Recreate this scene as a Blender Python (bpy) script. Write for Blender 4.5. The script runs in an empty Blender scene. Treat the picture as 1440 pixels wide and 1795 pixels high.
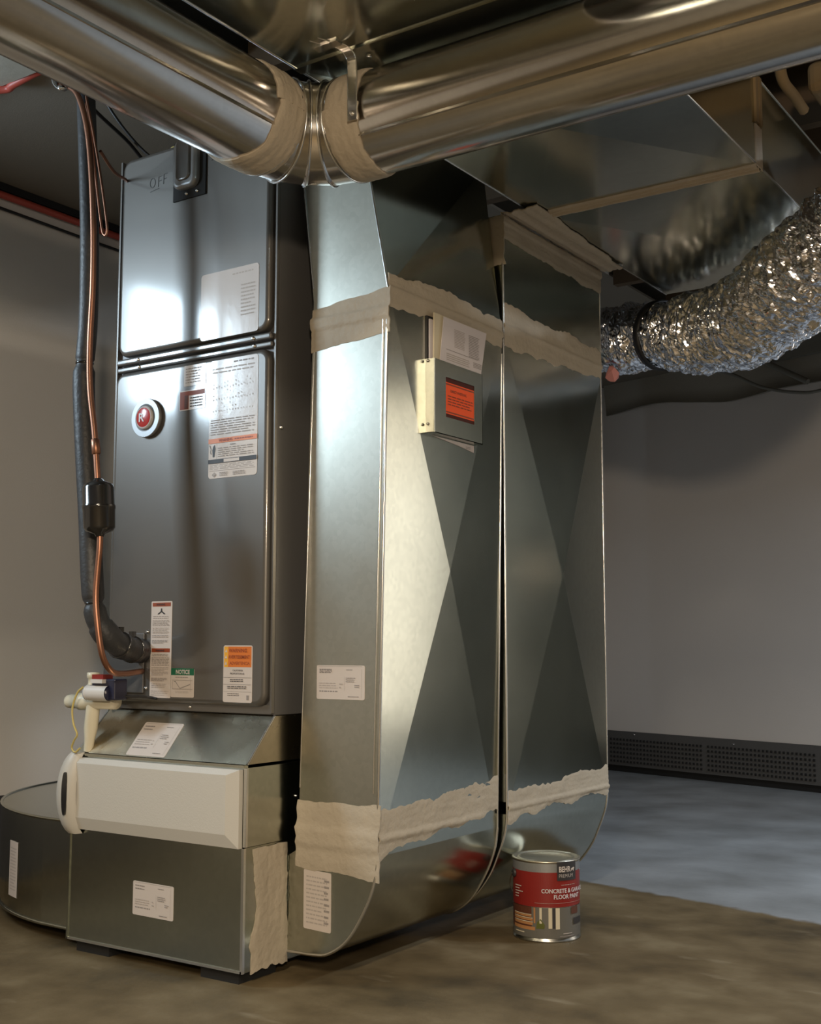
import bpy, bmesh, math, random
from mathutils import Vector, Matrix, noise
sc = bpy.context.scene
C = sc.collection
R = math.radians
# ---------------------------------------------------------------- camera
cam = bpy.data.cameras.new('camera'); co = bpy.data.objects.new('camera', cam); C.objects.link(co)
cam.sensor_fit = 'HORIZONTAL'; cam.sensor_width = 36.0; cam.lens = 2117.4/1440*36; cam.clip_start = .02
_r = Vector((0.826872142, 0.562389777, 0.000447399716)); _u = Vector((0.06000302, -0.08901236, 0.99422152)); _w = Vector((-0.55917984, 0.82206723, 0.10734693))
m3 = Matrix((_r, _u, -_w)).transposed().to_4x4()
m3.translation = Vector((0, 0, 0.72))
co.matrix_world = m3
sc.camera = co
# ---------------------------------------------------------------- world, exposure
w = bpy.data.worlds.new('world'); sc.world = w; w.use_nodes = True
w.node_tree.nodes['Background'].inputs[0].default_value = (.05, .06, .07, 1)
w.node_tree.nodes['Background'].inputs[1].default_value = 0.3
sc.view_settings.view_transform = 'Standard'; sc.view_settings.look = 'None'; sc.view_settings.gamma = 1
sc.view_settings.use_curve_mapping = False
sc.view_settings.exposure = 0.30
WINDOW_POWER = 43.0      # emission strength of the window pane on the left wall
WORK_FILL_W = 62.0       # added stand lamp behind the camera, warm fill
CEIL_LIGHT_W = 92.0
FAR_FILL_W = 62.0  # added fill lamp, brightens the back wall and the floor at right
DOOR_FILL_W = 7.0      # added glow at an unseen doorway, lightens the duct facets

# ---------------------------------------------------------------- materials
def newmat(n):
    m = bpy.data.materials.new(n); m.use_nodes = True
    return m, m.node_tree, m.node_tree.nodes['Principled BSDF']
def plain(n, col, rough=.5, metal=0., bump=0., bscale=60, var=0., vscale=8, coat=0., spec=None):
    m, t, b = newmat(n)
    b.inputs['Base Color'].default_value = (*col, 1); b.inputs['Roughness'].default_value = rough; b.inputs['Metallic'].default_value = metal
    if coat: b.inputs['Coat Weight'].default_value = coat; b.inputs['Coat Roughness'].default_value = .13
    if spec is not None: b.inputs['Specular IOR Level'].default_value = spec
    tc = t.nodes.new('ShaderNodeTexCoord')
    if var:
        nz = t.nodes.new('ShaderNodeTexNoise'); nz.inputs['Scale'].default_value = vscale; nz.inputs['Detail'].default_value = 6
        t.links.new(tc.outputs['Object'], nz.inputs['Vector'])
        mx = t.nodes.new('ShaderNodeMix'); mx.data_type = 'RGBA'
        mx.inputs[6].default_value = (*[c*(1-var) for c in col], 1); mx.inputs[7].default_value = (*[min(1, c*(1+var)) for c in col], 1)
        t.links.new(nz.outputs[0], mx.inputs[0]); t.links.new(mx.outputs[2], b.inputs['Base Color'])
    if bump:
        nz = t.nodes.new('ShaderNodeTexNoise'); nz.inputs['Scale'].default_value = bscale; nz.inputs['Detail'].default_value = 4
        t.links.new(tc.outputs['Object'], nz.inputs['Vector'])
        bp = t.nodes.new('ShaderNodeBump'); bp.inputs['Strength'].default_value = bump; bp.inputs['Distance'].default_value = .004
        t.links.new(nz.outputs[0], bp.inputs['Height']); t.links.new(bp.outputs[0], b.inputs['Normal'])
    return m
def galv(n, col=(.49, .505, .445), rough=.18, wave=.07, wavescale=2.2, span=.035, stretch=None):
    m, t, b = newmat(n)
    b.inputs['Metallic'].default_value = 1
    tc = t.nodes.new('ShaderNodeTexCoord')
    vo = t.nodes.new('ShaderNodeTexVoronoi'); vo.inputs['Scale'].default_value = 90
    t.links.new(tc.outputs['Object'], vo.inputs['Vector'])
    mx = t.nodes.new('ShaderNodeMix'); mx.data_type = 'RGBA'
    mx.inputs[6].default_value = (*[c*(1-span) for c in col], 1); mx.inputs[7].default_value = (*[c*(1+span) for c in col], 1)
    sp = t.nodes.new('ShaderNodeSeparateColor'); t.links.new(vo.outputs['Color'], sp.inputs[0]); t.links.new(sp.outputs[0], mx.inputs[0])
    t.links.new(mx.outputs[2], b.inputs['Base Color'])
    nz = t.nodes.new('ShaderNodeTexNoise'); nz.inputs['Scale'].default_value = 9; nz.inputs['Detail'].default_value = 7
    t.links.new(tc.outputs['Object'], nz.inputs['Vector'])
    mr = t.nodes.new('ShaderNodeMapRange'); mr.inputs[1].default_value = .3; mr.inputs[2].default_value = .7
    mr.inputs[3].default_value = rough*.95; mr.inputs[4].default_value = rough*1.06
    t.links.new(nz.outputs[0], mr.inputs[0]); t.links.new(mr.outputs[0], b.inputs['Roughness'])
    n2 = t.nodes.new('ShaderNodeTexNoise'); n2.inputs['Scale'].default_value = wavescale; n2.inputs['Detail'].default_value = 1
    if stretch:
        mp = t.nodes.new('ShaderNodeMapping'); mp.inputs['Scale'].default_value = stretch
        t.links.new(tc.outputs['Object'], mp.inputs[0]); t.links.new(mp.outputs[0], n2.inputs['Vector'])
    else: t.links.new(tc.outputs['Object'], n2.inputs['Vector'])
    bp = t.nodes.new('ShaderNodeBump'); bp.inputs['Strength'].default_value = wave; bp.inputs['Distance'].default_value = .03
    t.links.new(n2.outputs[0], bp.inputs['Height']); t.links.new(bp.outputs[0], b.inputs['Normal'])
    return m
M = {}
M['galv'] = galv('galvanized_sheet')
M['galvfront'] = galv('galvanized_sheet_brushed', col=(.47, .47, .42), rough=.33, wave=.04)
M['galvcollar'] = galv('collar_sheet', col=(.47, .42, .32), rough=.27, wave=.03)
M['galvdull'] = galv('galvanized_sheet_dull', col=(.40, .415, .36), rough=.22, wave=.06)
M['pipe'] = galv('round_pipe_steel', col=(.60, .58, .555), rough=.16, wave=.14, wavescale=3.0, span=.03)
M['bright'] = plain('bright_seam_steel', (.75, .76, .76), .22, 1)
M['screw'] = plain('zinc_screw', (.7, .7, .7), .25, 1)
M['foil'] = plain('foil_jacket', (.76, .77, .82), .16, 1)
M['enamel'] = plain('grey_enamel', (.115, .108, .10), .40, .45, bump=.03, bscale=7, coat=1.0)
M['enamelside'] = plain('grey_enamel_side', (.11, .108, .108), .4, .2, bump=.05, bscale=30)
M['mastic'] = plain('duct_mastic', (.42, .365, .285), .75, 0, bump=.6, bscale=70, var=.12, vscale=14)
M['mastictrunk'] = plain('duct_mastic_brown', (.50, .43, .34), .8, 0, bump=.6, bscale=70, var=.15, vscale=14)
M['white'] = plain('white_plastic', (.52, .50, .455), .45, 0, bump=.08, bscale=300)
M['paper'] = plain('label_paper', (.56, .50, .46), .5)
M['labelgloss'] = plain('laminated_label', (.60, .58, .58), .16, bump=.035, bscale=55)
M['sheetpaper'] = plain('sheet_paper', (.60, .56, .58), .7)
M['cream'] = plain('cream_paper', (.62, .56, .42), .7)
M['ink'] = plain('black_ink', (.03, .028, .03), .5)
M['inkgrey'] = plain('grey_ink', (.26, .235, .225), .5)
M['inkline'] = plain('faint_ink', (.40, .36, .335), .5)
M['orange'] = plain('orange_print', (.62, .17, .03), .4)
M['rust'] = plain('rust_print', (.26, .055, .02), .45)
M['yellow'] = plain('yellow_print', (.75, .38, .04), .4)
M['green'] = plain('green_print', (.01, .12, .06), .4)
M['hot'] = plain('fluorescent_orange', (.95, .11, .02), .5)
M['black'] = plain('black_plastic', (.012, .012, .013), .18, coat=.6)
M['blackmat'] = plain('black_mat', (.01, .01, .01), .8)
M['foam'] = plain('black_foam_insulation', (.028, .029, .032), .5, bump=.35, bscale=90)
M['copper'] = plain('copper_tube', (.36, .18, .12), .42, 1, var=.25, vscale=12)
M['pvc'] = plain('cream_pvc', (.66, .62, .49), .3)
M['clear'] = plain('yellow_wire', (.55, .45, .16), .4)
M['red'] = plain('red_pipe', (.42, .07, .05), .45)
M['wood'] = plain('joist_wood', (.10, .065, .035), .8, bump=.3, bscale=40, var=.3, vscale=6)
M['dark'] = plain('dark_wire', (.012, .012, .014), .5)
M['drape'] = plain('dark_insulation_blanket', (.36, .345, .30), .7, bump=.5, bscale=20)
M['locker'] = plain('locker_paint', (.035, .042, .036), .5)
M['post'] = plain('post_paint', (.02, .02, .022), .5)
M['pale'] = plain('pale_board', (.20, .20, .18), .7)
M['redlabel'] = plain('red_label', (.23, .018, .015), .35)
M['canmetal'] = galv('can_steel', col=(.5, .5, .47), rough=.3, wave=0)
M['canlid'] = plain('can_lid_steel', (.62, .58, .48), .35, 1, var=.1, vscale=30)
M['brownpic'] = plain('picture_brown', (.10, .035, .02), .4)
M['tanpic'] = plain('picture_tan', (.42, .20, .08), .4)
M['greypic'] = plain('picture_grey', (.13, .125, .11), .4)
M['greenpic'] = plain('picture_green', (.10, .11, .02), .4)
M['badgered'] = plain('badge_red', (.50, .03, .03), .25, coat=.6)
M['badgegrey'] = plain('badge_silver', (.30, .31, .32), .4, .5)
M['pink'] = plain('pink_insulation', (.75, .32, .30), .9)
M['tan'] = plain('kraft_paper', (.20, .14, .07), .8, var=.2)
M['darkhole'] = plain('pocket_window_shade', (.07, .012, .008), .7)
M['printblue'] = plain('float_switch_label', (.62, .60, .58), .35)
M['navy'] = plain('navy_plastic', (.02, .022, .05), .3)

def wallmat(n, col):
    m = plain(n, col, .85, bump=.12, bscale=220, var=.07, vscale=1.3)
    return m
M['wall_l'] = wallmat('painted_wall_left', (.68, .665, .65))
M['wall_b'] = wallmat('painted_wall_back', (.70, .68, .665))
M['wall_r'] = wallmat('painted_wall_rest', (.55, .50, .41))
M['ceil'] = wallmat('unlit_dark_ceiling', (.20, .18, .15))  # unlit look of the ceiling put into its dark colour
M['membrane'] = plain('dimpled_membrane', (.10, .10, .10), .5)
M['membrane_l'] = plain('dark_base_strip', (.05, .052, .062), .6)

# concrete floor: brown raw slab, pool of cool light coloured in as grey behind the ducts
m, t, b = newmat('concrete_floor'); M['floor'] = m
tc = t.nodes.new('ShaderNodeTexCoord'); N = t.nodes
def nz(scale, det, src=None):
    n = N.new('ShaderNodeTexNoise'); n.inputs['Scale'].default_value = scale; n.inputs['Detail'].default_value = det
    t.links.new((src or tc).outputs[0 if src else 'Object'], n.inputs['Vector']); return n
def ramp(src, stops):
    r_ = N.new('ShaderNodeValToRGB'); e = r_.color_ramp.elements
    e[0].position, e[0].color = stops[0][0], (*stops[0][1], 1); e[1].position, e[1].color = stops[-1][0], (*stops[-1][1], 1)
    for p, c in stops[1:-1]:
        k = e.new(p); k.color = (*c, 1)
    t.links.new(src, r_.inputs[0]); return r_
def math2(op, a, bb):
    k = N.new('ShaderNodeMath'); k.operation = op
    for i, v in enumerate((a, bb)):
        if isinstance(v, (int, float)): k.inputs[i].default_value = v
        else: t.links.new(v, k.inputs[i])
    return k.outputs[0]
n1 = nz(2.6, 8)
rb = ramp(math2('ADD', math2('MULTIPLY', n1.outputs[0], .62), math2('MULTIPLY', nz(9, 9).outputs[0], .38)), [(.36, (.060, .043, .020)), (.47, (.118, .084, .040)), (.54, (.150, .110, .056)), (.64, (.21, .165, .095))])
mpx = N.new('ShaderNodeMapping'); mpx.inputs['Rotation'].default_value = (0, 0, R(35)); mpx.inputs['Scale'].default_value = (3, 9, 1)
t.links.new(tc.outputs['Object'], mpx.inputs[0])
n3 = nz(1.6, 8, mpx)
rs = ramp(n3.outputs[0], [(.64, (0, 0, 0)), (.76, (1, 1, 1))])
mxs = N.new('ShaderNodeMix'); mxs.data_type = 'RGBA'; mxs.inputs[7].default_value = (.36, .31, .22, 1)
ml = N.new('ShaderNodeMath'); ml.operation = 'MULTIPLY'; ml.inputs[1].default_value = .35
t.links.new(rs.outputs[0], ml.inputs[0]); t.links.new(ml.outputs[0], mxs.inputs[0]); t.links.new(rb.outputs[0], mxs.inputs[6])
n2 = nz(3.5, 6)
rp = ramp(n2.outputs[0], [(.3, (.17, .18, .185)), (.7, (.30, .32, .34))])  # grey-blue of the light pool coloured into the floor
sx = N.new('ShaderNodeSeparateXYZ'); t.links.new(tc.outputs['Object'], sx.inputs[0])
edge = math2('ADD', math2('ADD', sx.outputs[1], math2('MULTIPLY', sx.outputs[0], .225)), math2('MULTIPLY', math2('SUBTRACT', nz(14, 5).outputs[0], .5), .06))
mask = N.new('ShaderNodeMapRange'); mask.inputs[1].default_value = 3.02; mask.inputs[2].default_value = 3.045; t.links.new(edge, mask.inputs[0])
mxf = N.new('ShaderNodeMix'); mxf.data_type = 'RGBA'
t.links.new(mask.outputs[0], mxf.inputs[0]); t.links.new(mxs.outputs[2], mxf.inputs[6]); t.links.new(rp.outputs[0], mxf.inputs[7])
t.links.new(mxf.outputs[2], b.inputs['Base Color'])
rr = N.new('ShaderNodeMapRange'); rr.inputs[3].default_value = .42; rr.inputs[4].default_value = .75; t.links.new(n1.outputs[0], rr.inputs[0]); t.links.new(rr.outputs[0], b.inputs['Roughness'])
bp = N.new('ShaderNodeBump'); bp.inputs['Strength'].default_value = .25; bp.inputs['Distance'].default_value = .006
t.links.new(nz(40, 6).outputs[0], bp.inputs['Height']); t.links.new(bp.outputs[0], b.inputs['Normal'])

def emis(n, col, s):
    m = bpy.data.materials.new(n); m.use_nodes = True; t = m.node_tree; t.nodes.clear()
    o = t.nodes.new('ShaderNodeOutputMaterial'); e = t.nodes.new('ShaderNodeEmission')
    e.inputs[0].default_value = (*col, 1); e.inputs[1].default_value = s; t.links.new(e.outputs[0], o.inputs[0]); return m

# ---------------------------------------------------------------- mesh helpers
class MB:
    def __init__(s): s.v = []; s.f = []; s.m = []; s.s = []; s.mats = []
    def mi(s, m):
        m = M[m] if isinstance(m, str) else m
        if m not in s.mats: s.mats.append(m)
        return s.mats.index(m)
    def add(s, vs, fs, m, smooth=False):
        o = len(s.v); k = s.mi(m); s.v += [tuple(v) for v in vs]
        for f in fs: s.f.append([i+o for i in f]); s.m.append(k); s.s.append(smooth)
        return s
    def box(s, a, b_, m, bev=0):
        (x0, y0, z0), (x1, y1, z1) = a, b_
        x0, x1 = min(x0, x1), max(x0, x1); y0, y1 = min(y0, y1), max(y0, y1); z0, z1 = min(z0, z1), max(z0, z1)
        if not bev:
            vs = [(x0,y0,z0),(x1,y0,z0),(x1,y1,z0),(x0,y1,z0),(x0,y0,z1),(x1,y0,z1),(x1,y1,z1),(x0,y1,z1)]
            return s.add(vs, [(3,2,1,0),(4,5,6,7),(0,1,5,4),(1,2,6,5),(2,3,7,6),(3,0,4,7)], m)
        bm = bmesh.new(); bmesh.ops.create_cube(bm, size=1)
        for v in bm.verts: v.co = Vector(((x0+x1)/2+v.co.x*(x1-x0), (y0+y1)/2+v.co.y*(y1-y0), (z0+z1)/2+v.co.z*(z1-z0)))
        bmesh.ops.bevel(bm, geom=bm.edges[:], offset=bev, segments=3, affect='EDGES', profile=.5)
        bm.verts.ensure_lookup_table()
        bm.normal_update(); cs = [v.co[:] for v in bm.verts]
        big = [[v.index for v in f.verts] for f in bm.faces if max(abs(c) for c in f.normal) > .999]; sm = [[v.index for v in f.verts] for f in bm.faces if max(abs(c) for c in f.normal) <= .999]
        s.add(cs, big, m, False); s.add(cs, sm, m, False); bm.free(); return s
    def tube(s, pts, r, m, n=14, caps=True, smooth=True):
        pts = [Vector(p) for p in pts]; rs = r if isinstance(r, (list, tuple)) else [r]*len(pts)
        t0 = (pts[1]-pts[0]).normalized(); a = Vector((0, 0, 1)) if abs(t0.z) < .9 else Vector((1, 0, 0)); nrm = t0.cross(a).normalized()
        vs = []; L = len(pts)
        for i, p in enumerate(pts):
            t_ = (pts[min(i+1, L-1)]-pts[max(i-1, 0)]).normalized()
            nrm = (nrm-t_*nrm.dot(t_)).normalized(); bn = t_.cross(nrm)
            for k in range(n):
                a_ = 2*math.pi*k/n; vs.append(p+(nrm*math.cos(a_)+bn*math.sin(a_))*rs[i])
        fs = [(i*n+k, i*n+(k+1) % n, (i+1)*n+(k+1) % n, (i+1)*n+k) for i in range(L-1) for k in range(n)]
        s.add(vs, fs, m, smooth)
        if caps:
            s.add(vs[:n], [list(range(n))[::-1]], m); s.add(vs[-n:], [list(range(n))], m)
        return s
    def lathe(s, c, axis, prof, m, n=32, smooth=True, ref=None):
        # prof: list of (radius, distance along axis)
        ax = Vector(axis).normalized(); c = Vector(c); a = Vector((0, 0, 1)) if abs(ax.z) < .9 else Vector((1, 0, 0))
        u = ax.cross(a).normalized(); v = ax.cross(u)
        vs = [c+ax*h+(u*math.cos(2*math.pi*k/n)+v*math.sin(2*math.pi*k/n))*r_ for r_, h in prof for k in range(n)]
        fs = [(i*n+k, i*n+(k+1) % n, (i+1)*n+(k+1) % n, (i+1)*n+k) for i in range(len(prof)-1) for k in range(n)]
        return s.add(vs, fs, m, smooth)
    def disc(s, c, axis, r_, m, n=24, ry=None):
        ax = Vector(axis).normalized(); a = Vector((0, 0, 1)) if abs(ax.z) < .9 else Vector((1, 0, 0)); u = ax.cross(a).normalized(); v = ax.cross(u)
        return s.add([Vector(c)+u*math.cos(2*math.pi*k/n)*r_+v*math.sin(2*math.pi*k/n)*(ry or r_) for k in range(n)], [list(range(n))], m)
    def build(s, name, parent=None, fix=True, **props):
        me = bpy.data.meshes.new(name); me.from_pydata(s.v, [], s.f)
        for m in s.mats: me.materials.append(m)
        me.polygons.foreach_set('material_index', s.m); me.polygons.foreach_set('use_smooth', s.s)
        if fix:
            bm = bmesh.new(); bm.from_mesh(me); bmesh.ops.recalc_face_normals(bm, faces=bm.faces[:]); bm.to_mesh(me); bm.free()
        me.update()
        o = bpy.data.objects.new(name, me); C.objects.link(o)
        if parent: o.parent = parent; o.matrix_parent_inverse = wm(parent).inverted()
        for k, v in props.items(): o[k] = v
        return o
def wm(o):
    mm = Matrix.Translation(o.location) if o.type == 'EMPTY' or True else None
    return mm if not o.parent else wm(o.parent)@o.matrix_parent_inverse@mm
def thing(name, loc, label, cat, group=None):
    o = bpy.data.objects.new(name, None); C.objects.link(o); o.location = loc; o.empty_display_size = .05
    o['label'] = label; o['category'] = cat
    if group: o['group'] = group
    return o
def tag(o, label, cat, group=None):
    o['label'] = label; o['category'] = cat
    if group: o['group'] = group
    return o
def struct(o): o['kind'] = 'structure'; return o
def crom(pts, n=8):
    P = [Vector(p) for p in pts]; P = [P[0]*2-P[1]]+P+[P[-1]*2-P[-2]]; out = []
    for i in range(1, len(P)-2):
        for k in range(n):
            t_ = k/n; a, b_, c, d = P[i-1:i+3]
            out.append(.5*((2*b_)+(c-a)*t_+(2*a-5*b_+4*c-d)*t_*t_+(3*b_-a-3*c+d)*t_**3))
    out.append(P[-2]); return out
_tc = {}
def text2d(s_, bold=0.):
    k = (s_, bold)
    if k in _tc: return _tc[k]
    cu = bpy.data.curves.new('t', 'FONT'); cu.body = s_; cu.size = 1; cu.offset = bold; cu.resolution_u = 3
    ob = bpy.data.objects.new('t', cu); C.objects.link(ob)
    dg = bpy.context.evaluated_depsgraph_get(); dg.update()
    me = bpy.data.meshes.new_from_object(ob.evaluated_get(dg))
    vs = [(v.co.x, v.co.y) for v in me.vertices]; fs = [list(p.vertices) for p in me.polygons]
    bpy.data.objects.remove(ob); bpy.data.curves.remove(cu); bpy.data.meshes.remove(me)
    x0 = min(v[0] for v in vs); x1 = max(v[0] for v in vs); y0 = min(v[1] for v in vs); y1 = max(v[1] for v in vs)
    vs = [((x-x0)/(y1-y0), (y-y0)/(y1-y0)) for x, y in vs]
    _tc[k] = (vs, fs, (x1-x0)/(y1-y0)); return _tc[k]
def plane(O, u, v):
    O = Vector(O); u = Vector(u).normalized(); v = Vector(v).normalized(); n_ = u.cross(v)
    return lambda a, b_, h=0: O+u*a+v*b_+n_*h
XF = (1, 0, 0); YF = (0, 1, 0); ZF = (0, 0, 1)
def front(x, z, y): return plane((x, y, z), XF, ZF)      # faces -Y
def side(y, z, x): return plane((x, y, z), YF, ZF)       # faces +X
def printing(mb, P, els, w_, h_, hh=.0008, nu=1):
    rnd = random.Random(int(w_*10000)+len(els))
    def rect(m, a, b_, c, d, h):
        n = max(1, int(nu*(c-a)/w_+.99)) if nu > 1 else 1
        vs = []
        for i in range(n+1):
            x = a+(c-a)*i/n; vs += [P(x, b_, h), P(x, d, h)]
        mb.add(vs, [(2*i, 2*i+2, 2*i+3, 2*i+1) for i in range(n)], m)
    for k, e in enumerate(els):
        h = hh+.00025*(k % 7+1)
        if e[0] == 'rect': rect(e[1], e[2]*w_, e[3]*h_, e[4]*w_, e[5]*h_, h)
        elif e[0] == 'lines':          # m, x0,y0,x1,y1, count : rows of small print
            _, m, x0, y0, x1, y1, n = e
            for i in range(n):
                y = y1-(y1-y0)*(i+.5)/n; th = (y1-y0)/n*.36*h_/2
                x = x0; xe = x1-(rnd.random()*.3*(x1-x0) if i % 3 == 2 else rnd.random()*.05)
                while x < xe-.01:
                    L = min(rnd.uniform(.04, .2)*(x1-x0)+.01, xe-x); rect(m, x*w_, y*h_-th, (x+L)*w_, y*h_+th, h); x += L+.03*(x1-x0)
        elif e[0] == 'text':           # m, string, x, y, height, bold, maxwidth (fractions)
            _, m, s_, x, y, hf, bold, mw = e
            vs, fs, asp = text2d(s_, bold); sz = hf*h_; sxx = sz if asp*sz <= mw*w_ else mw*w_/asp
            mb.add([P(x*w_+vx*sxx, y*h_+vy*sz, h+.0003) for vx, vy in vs], fs, m)
        elif e[0] == 'poly':
            mb.add([P(x*w_, y*h_, h) for x, y in e[2]], [list(range(len(e[2])))], e[1])
def sticker(parent, name, P, w_, h_, m, els, th=.0008, nu=1, skew=0, **pr):
    mb = MB(); r_ = min(w_, h_)*.05
    if nu == 1:
        o = []
        for cx, cy, a0 in ((w_-r_, r_, -90), (w_-r_, h_-r_, 0), (r_, h_-r_, 90), (r_, r_, 180)):
            for k in range(4):
                a = R(a0+30*k); o.append((cx+r_*math.cos(a), cy+r_*math.sin(a)))
        n = len(o)
        mb.add([P(x, y, 0) for x, y in o]+[P(x, y, th) for x, y in o], [list(range(n, 2*n))]+[(i, (i+1) % n, (i+1) % n+n, i+n) for i in range(n)], m)
    else:
        vs = []
        for i in range(nu+1):
            x = w_*i/nu; vs += [P(x, 0, 0), P(x, 0, th), P(x, h_, th), P(x, h_, 0)]
        mb.add(vs, [(4*i+a, 4*i+4+a, 4*i+5+a, 4*i+1+a) for i in range(nu) for a in range(3)], m)
    printing(mb, P, els, w_, h_, th, nu)
    return mb.build(name, parent, fix=False, **pr)
def mastic(parent, name, P, L, lo, hi, seed=1, jit=.008, th=.0025, ridges=(), nx=None, ny=22, mat='mastic', ends=(0, 0), label=None):
    """smeared band on a surface P(u,v,h): lo, hi are functions or numbers of u in 0..1"""
    nx = nx or max(12, int(L/.008)); f = lambda q, t_: q(t_) if callable(q) else q
    vs = []; sd = seed*17.3
    for i in range(nx+1):
        t_ = i/nx; u = t_*L
        l_ = f(lo, t_)+jit*(noise.noise(Vector((u*14, sd, 0)))*1.2+noise.noise(Vector((u*60, sd, 3)))*.5)
        h_ = f(hi, t_)+jit*(noise.noise(Vector((u*12, sd, 9)))*1.2+noise.noise(Vector((u*60, sd, 13)))*.5)
        for j in range(ny+1):
            s_ = j/ny; v = l_+(h_-l_)*s_
            uu = u
            if i == 0: uu -= ends[0]+ends[0]*noise.noise(Vector((v*50, sd, 5)))
            if i == nx: uu += ends[1]+ends[1]*noise.noise(Vector((v*50, sd, 7)))
            e = min(1, min(s_, 1-s_)*9)
            hh = th*(.35+.65*e)+.0011*e*noise.noise(Vector((u*26, v*130, sd)))+.0007*e*noise.noise(Vector((u*6, v*380, sd)))
            for a, b_, q in ridges:
                if a < v < b_: hh += q*min(1, min(v-a, b_-v)/.003)
            vs.append(P(uu, v, max(hh, .0006)))
    W = ny+1
    fs = [(i*W+j, (i+1)*W+j, (i+1)*W+j+1, i*W+j+1) for i in range(nx) for j in range(ny)]
    mb = MB(); mb.add(vs, fs, mat, True)
    # skirt down to the metal
    rim = [i*W for i in range(nx+1)]+[nx*W+j for j in range(1, W)]+[i*W+ny for i in range(nx-1, -1, -1)]+[j for j in range(ny-1, 0, -1)]
    c0 = [vs[k] for k in rim]; 
    nrm = (P(0, 0, 1)-P(0, 0, 0))
    ps = []
    for k in rim:
        i, j = divmod(k, W); u = L*i/nx; nn = (P(u, 0, 1)-P(u, 0, 0)).normalized(); ps.append(Vector(vs[k])-nn*.003)
    n = len(rim)
    mb.add(c0+ps, [(i, (i+1) % n, (i+1) % n+n, i+n) for i in range(n)], mat)
    o = mb.build(name, parent, fix=False)
    if label: o['label'] = label
    return o
def hexa(mb, b4, t4, m, breaks=(), h=.008, cap=True, mfront=None):
    """duct from bottom ring b4 (front-left, front-right, back-right, back-left) to top ring; breaks: side index with cross creases"""
    b4 = [Vector(p) for p in b4]; t4 = [Vector(p) for p in t4]; cen = sum(b4+t4, Vector())/8
    for i in range(4):
        q = [b4[i], b4[(i+1) % 4], t4[(i+1) % 4], t4[i]]; m_all = m; m = (mfront or m_all) if i == 0 else m_all
        if i in breaks:
            # intersection of diagonals, raised
            c = sum(q, Vector())/4; n_ = (q[2]-q[0]).cross(q[3]-q[1]).normalized()
            if n_.dot(c-cen) < 0: n_ = -n_
            c = c+n_*h; mb.add(q+[c], [(0, 1, 4), (1, 2, 4), (2, 3, 4), (3, 0, 4)], m)
        else: mb.add(q, [(0, 1, 2, 3)], m)
        m = m_all
    if cap: mb.add(b4, [(3, 2, 1, 0)], m); mb.add(t4, [(0, 1, 2, 3)], m)
def rrect(x0, z0, x1, z1, r_, n=6):
    o = []
    for cx, cz, a0 in ((x1-r_, z0+r_, -90), (x1-r_, z1-r_, 0), (x0+r_, z1-r_, 90), (x0+r_, z0+r_, 180)):
        for k in range(n+1):
            a = R(a0+90*k/n); o.append((cx+r_*math.cos(a), cz+r_*math.sin(a)))
    return o
def pan(mb, x0, z0, x1, z1, yb, d, rc, bev, m, mface=None, seg=6):
    rings = []
    prof = [(0, 0)]+[(bev*(1-math.cos(R(90*k/seg))), d-bev+bev*math.sin(R(90*k/seg))) for k in range(seg+1)]
    for ins, h in prof:
        rr_ = max(rc-ins, .002); rings.append([(x, yb-h, z) for x, z in rrect(x0+ins, z0+ins, x1-ins, z1-ins, rr_)])
    n = len(rings[0]); vs = [p for q in rings for p in q]
    mb.add(vs, [(i*n+k, i*n+(k+1) % n, (i+1)*n+(k+1) % n, (i+1)*n+k) for i in range(len(rings)-1) for k in range(n)], m, True)
    mb.add(rings[-1], [list(range(n))], mface or m)
def screw(parent, p, axis, r_=.004, name='screw', m='screw'):
    mb = MB(); mb.lathe(p, axis, [(r_*1.3, -.001), (r_*1.3, .001), (r_, .0012), (r_, .0035), (r_*.6, .004), (0.0001, .004)], m, 10); return mb.build(name, parent)

# ================================================================ ROOM
BX0, BY0, BX1, BY1 = -3.25, 6.48, 3.5, 4.45          # back wall line on the floor
XR, YF0, ZC, XL = 3.5, -3.6, 2.42, -3.25
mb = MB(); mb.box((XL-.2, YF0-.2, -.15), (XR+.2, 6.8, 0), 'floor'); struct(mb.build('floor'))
mb = MB(); mb.box((XL-.2, YF0-.2, ZC), (XR+.2, 6.8, ZC+.1), 'ceil'); struct(mb.build('ceiling'))
WX = [(.55, 1.17, 1.76, 2.08)]
mb = MB()   # left wall with the small basement window opening
y0, y1, z0, z1 = .57, 1.13, 1.56, 2.04
for a, b_ in (((YF0-.2, 0), (y0, ZC)), ((y1, 0), (6.7, ZC)), ((y0, 0), (y1, z0)), ((y0, z1), (y1, ZC))):
    mb.box((XL-.2, a[0], a[1]), (XL, b_[0], b_[1]), 'wall_l')
struct(mb.build('wall_left'))
mb = MB(); mb.add([(BX0, BY0, 0), (BX1, BY1, 0), (BX1, BY1, ZC), (BX0, BY0, ZC), (BX0, BY0+.15, 0), (BX1, BY1+.15, 0), (BX1, BY1+.15, ZC), (BX0, BY0+.15, ZC)],
                  [(0, 1, 2, 3), (7, 6, 5, 4), (0, 4, 5, 1), (2, 6, 7, 3), (1, 5, 6, 2), (0, 3, 7, 4)], 'wall_b'); struct(mb.build('wall_back'))
mb = MB(); mb.box((XR, YF0-.2, 0), (XR+.2, 6.7, ZC), 'wall_r'); struct(mb.build('wall_right'))
mb = MB(); mb.box((XL, YF0-.2, 0), (XR, YF0, ZC), 'wall_r'); struct(mb.build('wall_front'))
bdir = Vector((BX1-BX0, BY1-BY0, 0)).normalized(); bn = Vector((bdir.y, -bdir.x, 0))       # towards the room
def bw(x): return Vector((x, BY0+(x-BX0)/(BX1-BX0)*(BY1-BY0), 0))
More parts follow.
